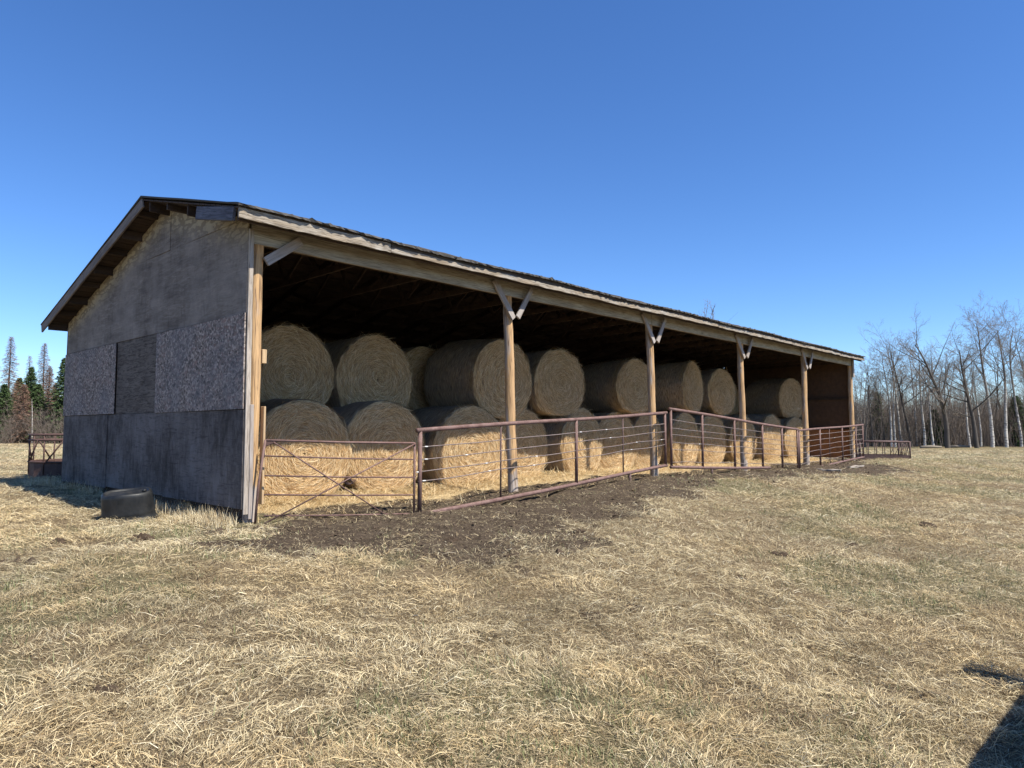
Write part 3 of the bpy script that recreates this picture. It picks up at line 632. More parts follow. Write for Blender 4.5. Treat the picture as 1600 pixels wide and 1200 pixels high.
# ---------------------------------------------------------------- bales
def bale_mesh(seed, ln=1.5, Rr=.86):
    rr = np.random.default_rng(seed); nz = Noise(100 + seed); na, nl = 72, 14
    th = np.linspace(0, 2 * math.pi, na, endpoint=False); prof = []   # (y, radius factor)
    fr = np.linspace(0.02, 1, 11)
    for f in fr: prof.append((-.03 * (1 - f ** 2) - .0, f * .965))
    prof.append((.02, .99)); 
    for i in range(nl): prof.append((.05 + (ln - .1) * i / (nl - 1), 1.0))
    prof.append((ln - .02, .985))
    for f in fr[::-1]: prof.append((ln, f * .96))
    V = []
    for (y, f) in prof:
        wob = 1 + .075 * (nz.f(np.cos(th) * 1.5 + 5, np.sin(th) * 1.5 + y * .5, 3) - .5) * 2 + .022 * (nz.f(th * 6 % 37, th * 0 + y * 7, 2) - .5)
        r = Rr * f * wob; z = r * np.sin(th); z = np.where(z < -.78 * Rr, -.78 * Rr + (z + .78 * Rr) * .45, z)
        x = r * np.cos(th) * (1.035 - .02 * np.sin(th)); yy = y + (nz.f(x * 4 + 9, z * 4, 3) - .5) * .09 * (1 if f < 1 else 0)
        V.append(np.stack([x, yy + 0 * x, z], 1))
    V = np.concatenate(V); m = len(prof); F = []; mi = []
    for i in range(m - 1):
        for j in range(na): F.append((i * na + j, i * na + (j + 1) % na, (i + 1) * na + (j + 1) % na, (i + 1) * na + j)); mi.append(1 if 11 <= i <= 11 + nl else 0)
    F = np.array(F); mi = np.array(mi)
    V0n = len(V)
    # straw blades: rings on the end, hoops round the side
    n = 5200; a = rr.uniform(0, 6.283, n); r = Rr * np.sqrt(rr.random(n)) * .97; tang = np.stack([-np.sin(a), 0 * a, np.cos(a)], 1); rad = np.stack([np.cos(a), 0 * a, np.sin(a)], 1)
    sgn = rr.choice([-1, 1], n); out = np.array([[0, -1., 0]]); D = unit(tang * sgn[:, None] + rad * rr.normal(-.10, .36, n)[:, None] + out * np.abs(rr.normal(.02, .16, n))[:, None])
    P = rad * r[:, None]; P[:, 1] = -.035 * (1 - (r / Rr) ** 2) - .012 + rr.uniform(-.03, .0, n); P[:, 2] = np.where(P[:, 2] < -.78 * Rr, -.78 * Rr + (P[:, 2] + .78 * Rr) * .45, P[:, 2])
    pal = np.array([(.78, .57, .30), (.84, .66, .40), (.68, .46, .22), (.52, .33, .15), (.34, .20, .09), (.90, .75, .48)]); c = pal[rr.integers(0, 6, n)] * rr.uniform(.75, 1.1, n)[:, None]
    side = unit(np.cross(D, out) + out * rr.normal(0, .5, n)[:, None]); lnb = rr.uniform(.07, .24, n)
    v1 = blades(P, D, lnb, rr.uniform(.003, .006, n), side, -rad * (lnb ** 2 / (8 * np.maximum(r, .15)))[:, None] * -1, c)
    n = 3600; a = rr.uniform(-.9, 4.05, n); y = rr.uniform(0, ln, n) ** 1.0; y = np.where(rr.random(n) < .3, rr.uniform(0, .12, n), y); tang = np.stack([-np.sin(a), 0 * a, np.cos(a)], 1); rad = np.stack([np.cos(a), 0 * a, np.sin(a)], 1)
    D = unit(tang * rr.choice([-1, 1], n)[:, None] + rad * np.abs(rr.normal(.02, .10, n))[:, None] + np.array([[0, 1., 0]]) * rr.normal(0, .25, n)[:, None])
    P = rad * (Rr * 1.008); P[:, 0] *= 1.03; P[:, 1] = y; c = pal[rr.integers(0, 5, n)] * np.array([[.75, .78, .82]]) * rr.uniform(.6, 1., n)[:, None]
    side = unit(np.cross(D, rad)); lnb = rr.uniform(.06, .16, n); v2 = blades(P, D, lnb, rr.uniform(.003, .006, n), side, rad * .004, c)
    Vs = [V, v1[0], v2[0]]; Fs = [F, v1[1] + V0n, v2[1] + V0n + len(v1[0])]; Cs = [np.full((V0n, 3), .3), v1[2], v2[2]]
    mi = np.concatenate([mi, np.full(len(v1[1]) + len(v2[1]), 2)])
    o = np_mesh('hay_bale', np.concatenate(Vs), np.concatenate(Fs), [M['baleface'], M['baleside'], M['blade']], np.concatenate(Cs), mi, smooth=True)
    return o
protos = [bale_mesh(s) for s in range(5)]; used = set()
def bale(k, t, w, zc, sc, yaw, roll, label, group, sx=1.0):
    k %= 5
    if k in used: o = protos[k].copy(); COL.objects.link(o)
    else: o = protos[k]; used.add(k)
    o.location = bw(t, w, zc); o.rotation_mode = 'XYZ'; o.rotation_euler = (R(random.uniform(-1.5, 1.5)), 0, ROTB + R(yaw)); o.scale = (sc * sx, 1, sc); tag(o, label, 'hay bale', group)
    return o
GL, GU = 'round bales in the bottom row', 'round bales in the top row'
low = [(1.83, 1.70, 0, 'bottom-row bale against the plywood gable wall, behind the X-braced gate'),
       (3.55, 1.80, 1, 'bottom-row bale behind the latch end of the X-braced gate, second from the gable'),
       (5.45, 1.60, -4, 'bottom-row bale just left of the second log post'),
       (7.32, 1.93, 2, 'bottom-row bale just right of the second log post'),
       (9.22, 1.70, 5, 'bottom-row bale between second and third log posts, split by a post shadow'),
       (11.05, 2.00, -2, 'bottom-row bale set back just left of the third log post'),
       (12.65, 2.05, 3, 'bottom-row bale directly behind the third log post'),
       (14.38, 1.84, 3, 'bottom-row bale right of the third log post'),
       (16.25, 1.93, 0, 'bottom-row bale just left of the fourth log post'),
       (18.15, 1.77, -3, 'bottom-row bale just right of the fourth log post'),
       (20.15, 1.62, 2, 'bottom-row bale before the right end of the second fence panel'),
       (22.0, 1.48, -4, 'last bottom-row bale beside the fifth log post, loose hay on top')]
for i, (t, w, yaw, lab) in enumerate(low): bale(i * 2 + i // 3, t, w, .80 + .035 * math.sin(i * 2.1), 1.0 + .02 * math.sin(i * 4), yaw, 0, lab, GL, 1.04 + .03 * math.sin(i * 2.7))
upp = [(2.05, 2.55, 0, 1.0, 'top-row bale nearest the gable wall, partly hidden by the first log post'),
       (3.83, 2.5, 2, 1.0, 'dark top-row bale second from the gable, round end fully in view'),
       (5.9, 3.5, 0, .98, 'set-back top-row bale showing only a sliver behind the big protruding one'),
       (6.5, 1.70, 2, 1.03, 'big protruding top-row bale crossed by the second log post'),
       (8.42, 1.72, -4, .95, 'top-row bale right of the second log post, round end fully in view'),
       (11.55, 1.70, -5, .89, 'lone top-row bale crossed by the third log post'),
       (14.75, 1.75, 9, .93, 'top-row bale twisted away so its round end looks narrow'),
       (16.85, 1.85, -4, .90, 'top-row bale right behind the fourth log post'),
       (22.05, 1.62, -10, .93, 'last top-row bale, just left of the fifth log post')]
for i, (t, w, yaw, s, lab) in enumerate(upp): bale(i * 3 + 1, t, w, [2.13, 2.12, 2.15, 2.19, 2.22, 2.28, 2.40, 2.33, 2.27][i], s, yaw, 0, lab, GU)
for i, (t, w, z) in enumerate([(3.0, 4.15, 2.1), (8.1, 3.3, 2.15), (18.9, 3.6, 2.2), (20.8, 3.5, 2.2), (13.2, 3.5, 2.2), (10.1, 3.5, 2.15)]):
    bale(i * 2 + 3, t, w, z, .95, random.uniform(-5, 5), 0, ['dark set-back top bale behind the two bales nearest the gable', 'set-back dark top bale right of the second log post', 'set-back dark top bale in the gap right of the fourth log post', 'set-back dark top bale in the gap left of the last top bale', 'set-back dark top bale just right of the third log post', 'set-back dark top bale left of the third log post'][i], 'round bales further back in the shed')
# loose straw along the foot of the bales
def litter():
    n = 46000; t = (rng.random(n) ** 1.5) * 23.6; w = rng.uniform(-.75, 1.9, n); w = np.where(rng.random(n) < .75, 1.75 - np.abs(rng.normal(0, .5, n)), w); keep = (w > -.9) & (rng.random(n) < sst(-.8, 1.2, w + (N3.f(t, w, 3, 2.) - .5) * 1.2)); t, w = t[keep], w[keep]; n = len(t)
    X = BX + t * LX - w * LY; Y = BY + t * LY + w * LX; Z = gh(X, Y) + .11 * sst(.9, 1.8, w) * rng.random(n) + rng.uniform(0, .02, n)
    ang = rng.uniform(0, 6.28, n); el = np.abs(rng.normal(0, .25, n)); D = np.stack([np.cos(ang) * np.cos(el), np.sin(ang) * np.cos(el), np.sin(el)], 1); h = np.stack([-np.sin(ang), np.cos(ang), 0 * ang], 1)
    pal = np.array([(.76, .60, .35), (.80, .67, .42), (.66, .49, .26), (.52, .37, .19)]); c = pal[rng.integers(0, 4, n)] * rng.uniform(.8, 1.08, n)[:, None]
    v, f, c = blades(np.stack([X, Y, Z], 1), D, rng.uniform(.06, .25, n), rng.uniform(.003, .006, n) * (1 + .03 * Y), h, np.zeros((n, 3)), c)
    tag(np_mesh('loose_straw', v, f, M['blade'], c), 'loose golden straw spilled along the foot of the bottom bales', 'straw', kind='stuff')
litter()

# ---------------------------------------------------------------- fences
def panel(name, label, A, B, h_top, h_bot, posts, cables, rr_=.034, legs=(), thin=(), brail=(0, 1), ins=(), group='pipe fence panels'):
    """A,B: (t,w) ends; h_top/h_bot: (left,right) heights"""
    a, b = bw(*A), bw(*B); root = thing(name, label, 'fence', (a.x, a.y, 0), 0, group)
    def P(s, z): q = a.lerp(b, s) - a; return Vector((q.x, q.y, z))
    zt = lambda s: h_top[0] + (h_top[1] - h_top[0]) * s; zb_ = lambda s: h_bot[0] + (h_bot[1] - h_bot[0]) * s
    sg = lambda s, ph: .008 * math.sin(s * 7 + ph)
    mb = MB(); mb.tube([P(s, zt(s) + sg(s, 0)) for s in np.linspace(-.004, 1.004, 14)], rr_, 10); mb.build('top_rail', M['rust'], root, True)
    mb = MB(); mb.tube([P(s, zb_(s) + sg(s, 2)) for s in np.linspace(brail[0], brail[1], 14)], rr_ * 1.02, 10); mb.build('bottom_rail', M['rust'], root, True)
    for s in posts: mb = MB(); mb.tube([P(s, zb_(s)), P(s, zt(s))], .03, 10); mb.build('upright', M['rust'], root, True)
    for s in thin: mb = MB(); mb.tube([P(s, zb_(s) - (.03)), P(s, zt(s))], .014, 8); mb.build('thin_upright', M['darkrust'], root, True)
    for s, e in legs: mb = MB(); mb.tube([P(s, zb_(s)), P(s, zb_(s) - e)], .03, 8); mb.build('leg', M['darkrust'], root, True)
    for i, f in enumerate(cables):
        mb = MB(); ss = np.linspace(.0, 1., 26); cf = lambda s: zt(s) + (zb_(s) - zt(s)) * f - .012 * abs(math.sin(s * math.pi * 4 + i)) + .006 * math.sin(s * 23 + i)
        mb.tube([P(s, cf(s)) for s in ss], .0075, 6); cb_ = mb.build('cable', M['cable'], root, True)
        for (ci, s) in ins:
            if ci == i: mb = MB(); q = P(s, cf(s)); d = (b - a).normalized() * .035; mb.tube([q - d, q - d * .4, q + d * .4, q + d], [.006, .0095, .0095, .006], 8); mb.build('insulator', M['white'], cb_, True)
    return root
A1, B1 = (2.12, -.80), (9.78, -.22)
panel('pipe_fence_panel', 'rusty pipe fence panel with four cables, next to the X-braced gate', A1, B1, (1.175, 1.55), (.0, .375), (.004, .52, .993), (.2, .345, .485, .6), thin=(.235, .745), legs=((.78, .3), ),
      ins=((0, .02), (1, .02), (2, .0), (3, .015), (1, .13), (3, .2), (2, .19), (0, .54), (0, .66), (1, .68), (2, .82), (3, .79), (2, .36), (3, .35), (2, .97)))
tR2 = 17.25
panel('pipe_fence_panel', 'rusty pipe fence panel with evenly spaced uprights, middle of the three', (9.86, -.28), (tR2, -.35), (1.64, 1.17), (.33, .02), (.004, .2, .43, .66, .84, .996), (.18, .32, .43, .56, .68, .90), legs=((.26, .22), ), brail=(0, .72), rr_=.036,
      ins=((3, .18), (3, .40), (2, .55), (0, .9)))
panel('pipe_fence_panel', 'rusty pipe fence panel at the far open end of the shed', (tR2 + .05, -.36), (24.45, -.12), (1.14, 1.34), (-.06, .12), (.004, .28, .62, .86, .99), (.14, .28, .42, .56, .70, .84), brail=(.1, 1.0), thin=(.42,), ins=((1, .5), (2, .7), (0, .3)))
# the gate
ga, gb = bw(.20, -.14), bw(2.06, -.79)
gate = thing('tube_gate', 'rusty tube gate with crossed diagonal braces hung on the first log post', 'gate', (ga.x, ga.y, 0))
def GP(s, z): q = ga.lerp(gb, s) - ga; return Vector((q.x, q.y, z))
gl = [1.055, .86, .615, .38, .12]; gr_ = [1.0, .775, .53, .29, .035]
for i in range(5):
    mb = MB(); mb.tube([GP(0, gl[i]), GP(.5, (gl[i] + gr_[i]) / 2 - .008), GP(1, gr_[i])], .0145 if i == 0 else .010, 8); mb.build('rail', M['rust'], gate, True)
mb = MB(); mb.tube([GP(0, 1.06), GP(-.035, .5), GP(-.05, 0.03)], .016, 8); mb.build('stile', M['rust'], gate, True)
mb = MB(); mb.tube([GP(1, 1.0), GP(1.0, 0.03)], .016, 8); mb.build('stile', M['rust'], gate, True)
off = Vector((-.012, -.024, 0))
mb = MB(); mb.tube([GP(.06, 1.03) + off, GP(.80, .05) + off], .009, 8); mb.build('diagonal_brace', M['rust'], gate, True)
mb = MB(); mb.tube([GP(1.03, 1.0) + off * 2.2, GP(.0, .0) + off * 2.2], .009, 8); mb.build('diagonal_brace', M['rust'], gate, True)
mb = MB(); q0, q1, q2 = GP(0, 1.06), GP(.10, 1.055), GP(-.005, .97); nn = Vector((.005, .01, 0))
mb.add([q0 - nn, q1 - nn, q2 - nn, q0 + nn, q1 + nn, q2 + nn], [(0, 1, 2), (5, 4, 3), (0, 3, 4, 1), (1, 4, 5, 2), (2, 5, 3, 0)]); mb.build('gusset', M['rustred'], gate)
mb = MB(); p = GP(.55, .52); pr = random.Random(4)
for k in range(7): c = p + Vector((pr.uniform(-.04, .04), -.03, pr.uniform(-.03, .03))); mb.tube([c + Vector((.05 * math.cos(x + k), .012 * math.sin(2 * x), .03 * math.sin(x + k))) for x in np.linspace(0, 6.3, 12)], .0035, 5, cap=False)
mb.build('wire_tangle', M['darkrust'], gate, True)

# ---------------------------------------------------------------- feeders
def feeder_right():
    c = Vector((14.0, 27.2, 0)); ang = R(-14); r = thing('bale_feeder', 'rusty slatted cattle feeder in the field just beyond the far end of the shed', 'feeder', (c.x, c.y, gz(c.x, c.y) - .03), ang)
    L_, W_, H = 1.25, 1.5, .72
    for y in (0, W_):
        mb = MB(); mb.box(-.5, L_, y - .02, y + .02, 0.03, .2); mb.build('side_panel', M['darkrust'], r)
        mb = MB(); mb.tube([(-.5, y, H), (L_, y, H)], .028, 8); mb.build('top_rail', M['darkrust'], r, True)
        for i in range(7): mb = MB(); x = -.5 + (L_ + .5) * i / 6; mb.tube([(x, y, .1), (x, y, H)], .014 if i % 6 else .03, 6); mb.build('upright', M['darkrust'], r, True)
    for x in (-.5, L_):
        mb = MB(); mb.box(x - .02, x + .02, 0.02, W_ - .02, .03, .2); mb.build('side_panel', M['darkrust'], r)
        mb = MB(); mb.tube([(x, 0, H), (x, W_, H)], .028, 8); mb.build('top_rail', M['darkrust'], r, True)
        for i in range(5): mb = MB(); y = .2 + i * .25; mb.tube([(x, y, .2), (x, y + .25, H)], .012, 6); mb.build('slat', M['darkrust'], r, True)
    mb = MB(); mb.tube([(-.6, -.04, .03), (L_ + .1, -.04, .03)], .045, 8); mb.build('skid', M['darkrust'], r, True)
    for i in range(4): mb = MB(); x = L_ - .7 + i * .17; mb.tube([(x, 0, .2), (x + .22, 0, H)], .010, 6); mb.build('slat', M['darkrust'], r, True)
feeder_right()
def feeder_left():
    c = Vector((-10.25, 16.6, 0)); r = thing('bale_feeder', 'rust red round-bale feeder with slanted bars behind the left end of the shed', 'feeder', (c.x, c.y, gz(c.x, c.y)), R(8))
    Rd = .95; H = .98; n = 20
    pt = lambda a, z, q=1.0: Vector((Rd * q * math.cos(a), Rd * q * math.sin(a), z))
    mb = MB()
    for i in range(n):
        a, b = 2 * math.pi * i / n, 2 * math.pi * (i + 1) / n; mb.add([pt(a, .02), pt(b, .02), pt(b, .36), pt(a, .36), pt(a, .02, .985), pt(b, .02, .985), pt(b, .36, .985), pt(a, .36, .985)], [(0, 1, 2, 3), (7, 6, 5, 4), (3, 2, 6, 7), (0, 4, 5, 1)])
    mb.build('skirt', M['rustred'], r)
    for z in (H, .86, .37): mb = MB(); mb.tube([pt(2 * math.pi * i / 40, z) for i in range(41)], .022, 6, cap=False); mb.build('hoop', M['rustred'], r, True)
    for i in range(10): a = 2 * math.pi * i / 10; mb = MB(); mb.tube([pt(a, .1), pt(a, H)], .018, 6); mb.build('upright', M['rustred'], r, True); mb = MB(); mb.tube([pt(a + .05, .36, 1.01), pt(a + .45, .86, 1.01)], .018, 6); mb.build('slant_bar', M['rustred'], r, True)
feeder_left()

# ---------------------------------------------------------------- stock tank, upside down
def tank():
    cx, cy = -4.93, 9.12; r = thing('stock_tank', 'upturned black oval plastic stock tank lying in front of the gable wall', 'trough', (cx, cy, gz(cx, cy) + .0), R(18)); r.rotation_euler = (R(9), R(-5), R(22)); r.scale = (1, 1, 1.04)
    n = 56; prof = [(1.0, -.02), (1.045, .0), (1.05, .02), (1.045, .04), (1.0, .045), (.985, .10), (.993, .115), (.98, .13), (.965, .22), (.945, .32), (.92, .352), (.86, .368), (.80, .366), (.77, .350), (.74, .346), (.5, .352), (.25, .356), (.02, .357)]
    a, b = .31, .225; mb = MB(); vs = []; fs = []
    for (q, z) in prof:
        for k in range(n):
            c = 2 * math.pi * k / n; e = .93; X = abs(math.cos(c)) ** e * math.copysign(1, math.cos(c)); Y = abs(math.sin(c)) ** e * math.copysign(1, math.sin(c)); s = (q if q > .76 else q)
            vs.append((X * (a * s if q > .7 else a * s), Y * (b * s), z + .006 * math.sin(3 * c) * (z > .2)))
    for i in range(len(prof) - 1):
        for k in range(n): fs.append((i * n + k, i * n + (k + 1) % n, (i + 1) * n + (k + 1) % n, (i + 1) * n + k))
    fs.append(tuple((len(prof) - 1) * n + k for k in range(n)))
    mb.add(vs, fs); mb.build('tank_shell', M['tank'], r, True)
    mb = MB(); mb.tube([(a * 1.05 * math.cos(2 * math.pi * k / 60) * 1.0, b * 1.05 * math.sin(2 * math.pi * k / 60), .012) for k in range(61)], .016, 8, cap=False); mb.build('rim', M['tank'], r, True)
    mb = MB(); mb.tube([(a * .74 - .03, 0, .35), (a * .74 - .03, 0, .37)], .025, 14); mb.build('drain_plug', M['tank'], r, True)
tank()

# ---------------------------------------------------------------- clods and debris
def px(xp, yp, z):   # ground point seen at photo pixel
    f = 1095.07; p = .0635; u = (xp - 800) / f; v = -(yp - 600) / f; d = Vector((u, math.cos(p) - v * math.sin(p), math.sin(p) + v * math.cos(p))); return d * ((z - EYE) / d.z)
def clod(name, label, x, y, sx, sy, h, seed, mat='clod', cat='dung'):
    rr = Noise(seed); n, k = 22, 9; vs = []; fs = []
    for i in range(k + 1):
        ph = math.pi / 2 * (1 - i / k)
        for j in range(n):
            c = 2 * math.pi * j / n; q = .75 + .7 * float(rr.f(np.array([math.cos(c) * 1.6 + i * .35 + 8]), np.array([math.sin(c) * 1.6 + i * .3]), 4)[0] - .2)
            zz = math.sin(ph) * (.6 + 1.1 * float(rr.f(np.array([math.cos(c) * math.cos(ph) * 2.4 + 3]), np.array([math.sin(c) * math.cos(ph) * 2.4]), 4)[0] - .2)); vs.append((sx * math.cos(ph) * math.cos(c) * q, sy * math.cos(ph) * math.sin(c) * q, h * zz - .02))
    for i in range(k):
        for j in range(n): fs.append((i * n + j, (i + 1) * n + j, (i + 1) * n + (j + 1) % n, i * n + (j + 1) % n))
    mb = MB(); mb.add(vs, fs); o = mb.build(name, M[mat], None, False); o.location = (x, y, gz(x, y)); tag(o, label, cat, 'dark clumps lying on the grass' if mat == 'clod' else None); return o
for i, (X_, Y_, s, h, lab) in enumerate([(221, 846, .15, .11, 'largest dark dung clump, in front of the black tank'), (90, 849, .11, .07, 'dark dung clump left of and below the black tank'), (22, 880, .14, .05, 'flat dark clump at the left edge of the field'),
        (1446, 822, .15, .09, 'dark dung clump alone on the grass at right'), (1322, 958, .08, .05, 'small dark clump in the middle of the grass at right'), (924, 968, .11, .05, 'small dark clump in the grass below the long pipe fence'), (985, 950, .12, .04, 'flat dark clump right of another, below the long pipe fence'),
        (1217, 866, .13, .045, 'flat brown clump in the grass below the middle fence panel'), (1330, 852, .12, .04, 'flat brown clump left of the lone dung clump at right'), (705, 850, .09, .06, 'dark lumpy clod amid bare soil in front of the long pipe fence'), (800, 872, .10, .06, 'dark clod at the lower edge of the bare soil'), (905, 832, .10, .05, 'dark clod on bare soil right of the second log post'), (560, 1003, .08, .04, 'small dark clump in the near grass at left of centre'), (160, 1080, .10, .04, 'dark soil clump in the near grass at lower left'), (1160, 905, .08, .04, 'tiny dark clump in the grass right of centre'), (625, 838, .07, .05, 'small dark clod on the bare soil below the gate'), (455, 832, .06, .05, 'small dark clod on the bare soil beside the first log post'), (680, 882, .06, .04, 'small dark clod where bare soil meets grass')]):
    p = px(X_, Y_, -.3 if Y_ > 880 else (-.12 if Y_ > 830 else -.1)); p = px(X_, Y_, gz(p.x, p.y)); p = px(X_, Y_, gz(p.x, p.y)); clod('dung_clump', lab, p.x, p.y, s, s * .75, h, 40 + i)
# soil crumbs, past counting
def crumbs():
    n = 9000; X, Y = scatter(n, 4, 30, 1.3); mud, green, straw = masks(X, Y); t, w = wb(X, Y); keep = (rng.random(n) < mud * .9 + .006) & ((w < .5) | (t < 0)); X, Y = X[keep], Y[keep]; n = len(X); Z = gh(X, Y); s = rng.gamma(2., .006, n) + .005
    base = np.array([(1, 0, 0), (-1, 0, 0), (0, 1, 0), (0, -1, 0), (0, 0, 1), (0, 0, -1)], float); V = base[None] * s[:, None, None] * rng.uniform(.6, 1.5, (n, 6, 1)) + rng.normal(0, .25, (n, 6, 3)) * s[:, None, None]
    V[:, :, 2] *= .8; V += np.stack([X, Y, Z + s * .3], 1)[:, None]; tri = np.array([(0, 2, 4), (2, 1, 4), (1, 3, 4), (3, 0, 4), (2, 0, 5), (1, 2, 5), (3, 1, 5), (0, 3, 5)]); F = (np.arange(n)[:, None, None] * 6 + tri).reshape(-1, 3)
    tag(np_mesh('soil_crumbs', V.reshape(-1, 3), F, M['soil']), 'crumbly dark soil lumps on the trampled bare ground by the fence', 'soil', kind='stuff')
crumbs()
for i, (X_, Y_, ln, a, lab) in enumerate([(1337, 729, .35, .5, 'pale broken board on the soil at the foot of the last post'), (1295, 736, .32, 2.6, 'whitish rotten plank lying below the far fence panel')]):
    p = px(X_, Y_, -.02); p = px(X_, Y_, gz(p.x, p.y)); z = gz(p.x, p.y) + .03; o = board('loose_board', (p.x - ln * math.cos(a), p.y - ln * math.sin(a), z), (p.x + ln * math.cos(a), p.y + ln * math.sin(a), z + .04), (0, 0, 1), .05, .12, 'trim', jit=.02, seg=5)
    o.parent = None; tag(o, lab, 'board')

# ---------------------------------------------------------------- trees
def gen_tree(seed, H, r0, fork=.45, spread=.5, lean=(0, 0), depth=3, nb=14, start=.35, crook=.06, twigs=1.0, snag=False):
    rr = random.Random(seed); big = []; small = []
    def grow(p, d, ln, r, lev, up):
        n = max(3, int(ln / .55)) if lev < 2 else 3; pts = [p]; q = p; dd = d.copy()
        for i in range(n):
            dd = (dd + Vector((rr.gauss(0, crook), rr.gauss(0, crook), rr.gauss(0, crook * .5) + up * .05))).normalized(); q = q + dd * ln / n; pts.append(q)
        for i in range(n):
            a = r * (1 - .82 * i / n); b = r * (1 - .82 * (i + 1) / n); (big if lev < 2 else small).append((pts[i], pts[i + 1], a, max(b, .006)))
        if lev >= depth: return
        k = int(nb * ([1, .62, .55][min(lev, 2)]) * (twigs if lev > 0 else 1)); s0 = start if lev == 0 else .2
        for j in range(k):
            f = s0 + (1 - s0) * (j + rr.random()) / k; i = min(n - 1, int(f * n)); b = pts[i].lerp(pts[i + 1], f * n - i)
            ax = rr.uniform(0, 6.283); tn = (pts[i + 1] - pts[i]).normalized(); o = tn.orthogonal().normalized(); o = (Matrix.Rotation(ax, 3, tn) @ o)
            an = rr.uniform(.45, 1.0) * (1 + spread * .3); nd = (tn * math.cos(an) + o * math.sin(an)).normalized()
            l2 = ln * rr.uniform(.22, .42) * (1.15 - .65 * f) if lev == 0 else ln * rr.uniform(.3, .55) * (1.1 - .5 * f)
            if lev == 0 and rr.random() < fork: l2 *= 1.6
            grow(b, nd, l2, max(.007, r * (1 - .8 * f) * rr.uniform(.35, .6)), lev + 1, 1.0)
    d0 = Vector((lean[0], lean[1], 1)).normalized(); grow(Vector((0, 0, -.2)), d0, H, r0, 0, .3)
    return big, small
def tree_obj(name, label, cat, loc, rot, segs, mats, group, scale=1, sides=6):
    root = thing(name, label, cat, loc, rot, group); root.scale = (scale,) * 3
    for nm, sg, mt, k in (('trunk', segs[0], mats[0], sides), ('crown', segs[1], mats[1], 3)):
        A = np.array([s[0][:] for s in sg]); B = np.array([s[1][:] for s in sg]); V, F = sticks(A, B, [s[2] for s in sg], [s[3] for s in sg], k)
        np_mesh(nm, V, F, M[mt], smooth=True, parent=root)
    return root
def copy_tree(src, loc, rot, scale, label, group=None):
    r = src.copy(); COL.objects.link(r)
    if group: r['group'] = group
    elif group == '': pass
    r.location = loc; r.rotation_euler = (0, 0, rot); r.scale = (scale * random.uniform(.9, 1.1),) * 2 + (scale,); r['label'] = label
    for ch in src.children: c = ch.copy(); COL.objects.link(c); c.parent = r
    return r
def at(xp, Yd): return Vector(((xp - 800) / 1095.07 * (Yd * .998 - .1), Yd, 0))
def toph(yp, Yd, g): return Yd * math.tan(math.atan((600 - yp) / 1095.07) + .0635) + EYE - g
GT = 'bare trees along the right field edge'
heroes = [ # photo x at base, top y, distance, radius, white, lean x, fork, start, label
 (1351, 590, 60, .10, 0, .10, .3, .35, 'thin dark leaning tree just right of the shed roof corner'),
 (1364, 562, 62, .12, 0, -.02, .3, .4, 'dark slim tree behind the right feeder, second from the shed'),
 (1383, 572, 63, .11, 0, -.06, .3, .5, 'slim dark tree leaning left above the right feeder'),
 (1393, 546, 62, .13, 1, -.02, .3, .5, 'left of a close pair of pale-trunked aspens above the right feeder'),
 (1399, 541, 62, .13, 1, .0, .3, .5, 'right of a close pair of pale-trunked aspens above the right feeder'),
 (1410, 528, 63, .14, 1, -.05, .3, .45, 'pale aspen whose top leans left, right of the close pale pair'),
 (1416, 540, 70, .12, 1, .0, .3, .5, 'slender pale aspen behind, between two taller ones'),
 (1424, 524, 62, .17, 0, -.01, .5, .4, 'tall dark tree with forked upper limbs, left part of the right treeline'),
 (1433, 545, 64, .13, 1, .02, .3, .45, 'pale thin aspen right of the tall dark forked tree'),
 (1445, 532, 61, .14, 1, .03, .4, .45, 'white-footed aspen midway between the two thick dark trees'),
 (1459, 560, 60, .11, 1, .01, .3, .5, 'short pale aspen in front of a small spruce'),
 (1481, 518, 58, .27, 0, .0, .9, .30, 'thickest dark tree with wide low limbs and a broken top'),
 (1484, 550, 63, .12, 1, .0, .3, .5, 'pale aspen hidden close behind the thickest dark tree'),
 (1516, 560, 60, .13, 1, -.09, .3, .45, 'pale aspen leaning left beside the blackish crooked tree'),
 (1527, 535, 58, .24, 0, -.10, .8, .32, 'blackish crooked tree leaning left with several tops'),
 (1533, 552, 62, .12, 1, -.03, .3, .5, 'thin pale aspen right behind the blackish crooked tree'),
 (1551, 494, 60, .20, 1, -.03, .8, .55, 'tallest white-trunked aspen with a wide forked crown'),
 (1557, 540, 66, .12, 0, .0, .3, .4, 'dark slim tree just right of the tallest white-trunked aspen'),
 (1573, 500, 60, .19, 1, .02, .9, .5, 'white-footed aspen with a dark crown spreading right near the frame edge'),
 (1596, 496, 62, .16, 1, .0, .5, .4, 'pale aspen at the very right edge of the photo')]
hero_obj = []
for i, (xp, yp, Yd, r0, wh, ln, fk, st, lab) in enumerate(heroes):
    p = at(xp, Yd); g0 = gz(p.x, p.y); H = toph(yp, Yd, g0) / 1.04; r0 *= .8
    segs = gen_tree(200 + i, H, r0, fk, .5, (ln, .02), 3, 12 if r0 < .15 else 15, st, .035 if r0 < .2 else .06, 1.0)
    hero_obj.append(tree_obj('aspen_tree' if wh else 'bare_tree', lab, 'tree', (p.x, p.y, g0), 0, segs, ('birch' if wh else 'bark', 'twig'), GT))
rr = random.Random(11)
pool = [hero_obj[i] for i in (1, 3, 5, 6, 8, 9, 12, 17)]
def place_back(n, x0, x1, y0, y1, s0, s1, lab, grp):
    for i in range(n):
        xp = x0 + (x1 - x0) * (i + rr.random()) / n; Yd = rr.uniform(y0, y1); p = at(xp, Yd); k = rr.randrange(len(pool)); o = copy_tree(pool[k], (p.x, p.y, gz(p.x, p.y)), rr.uniform(0, 6.28), rr.uniform(s0, s1), lab, grp)
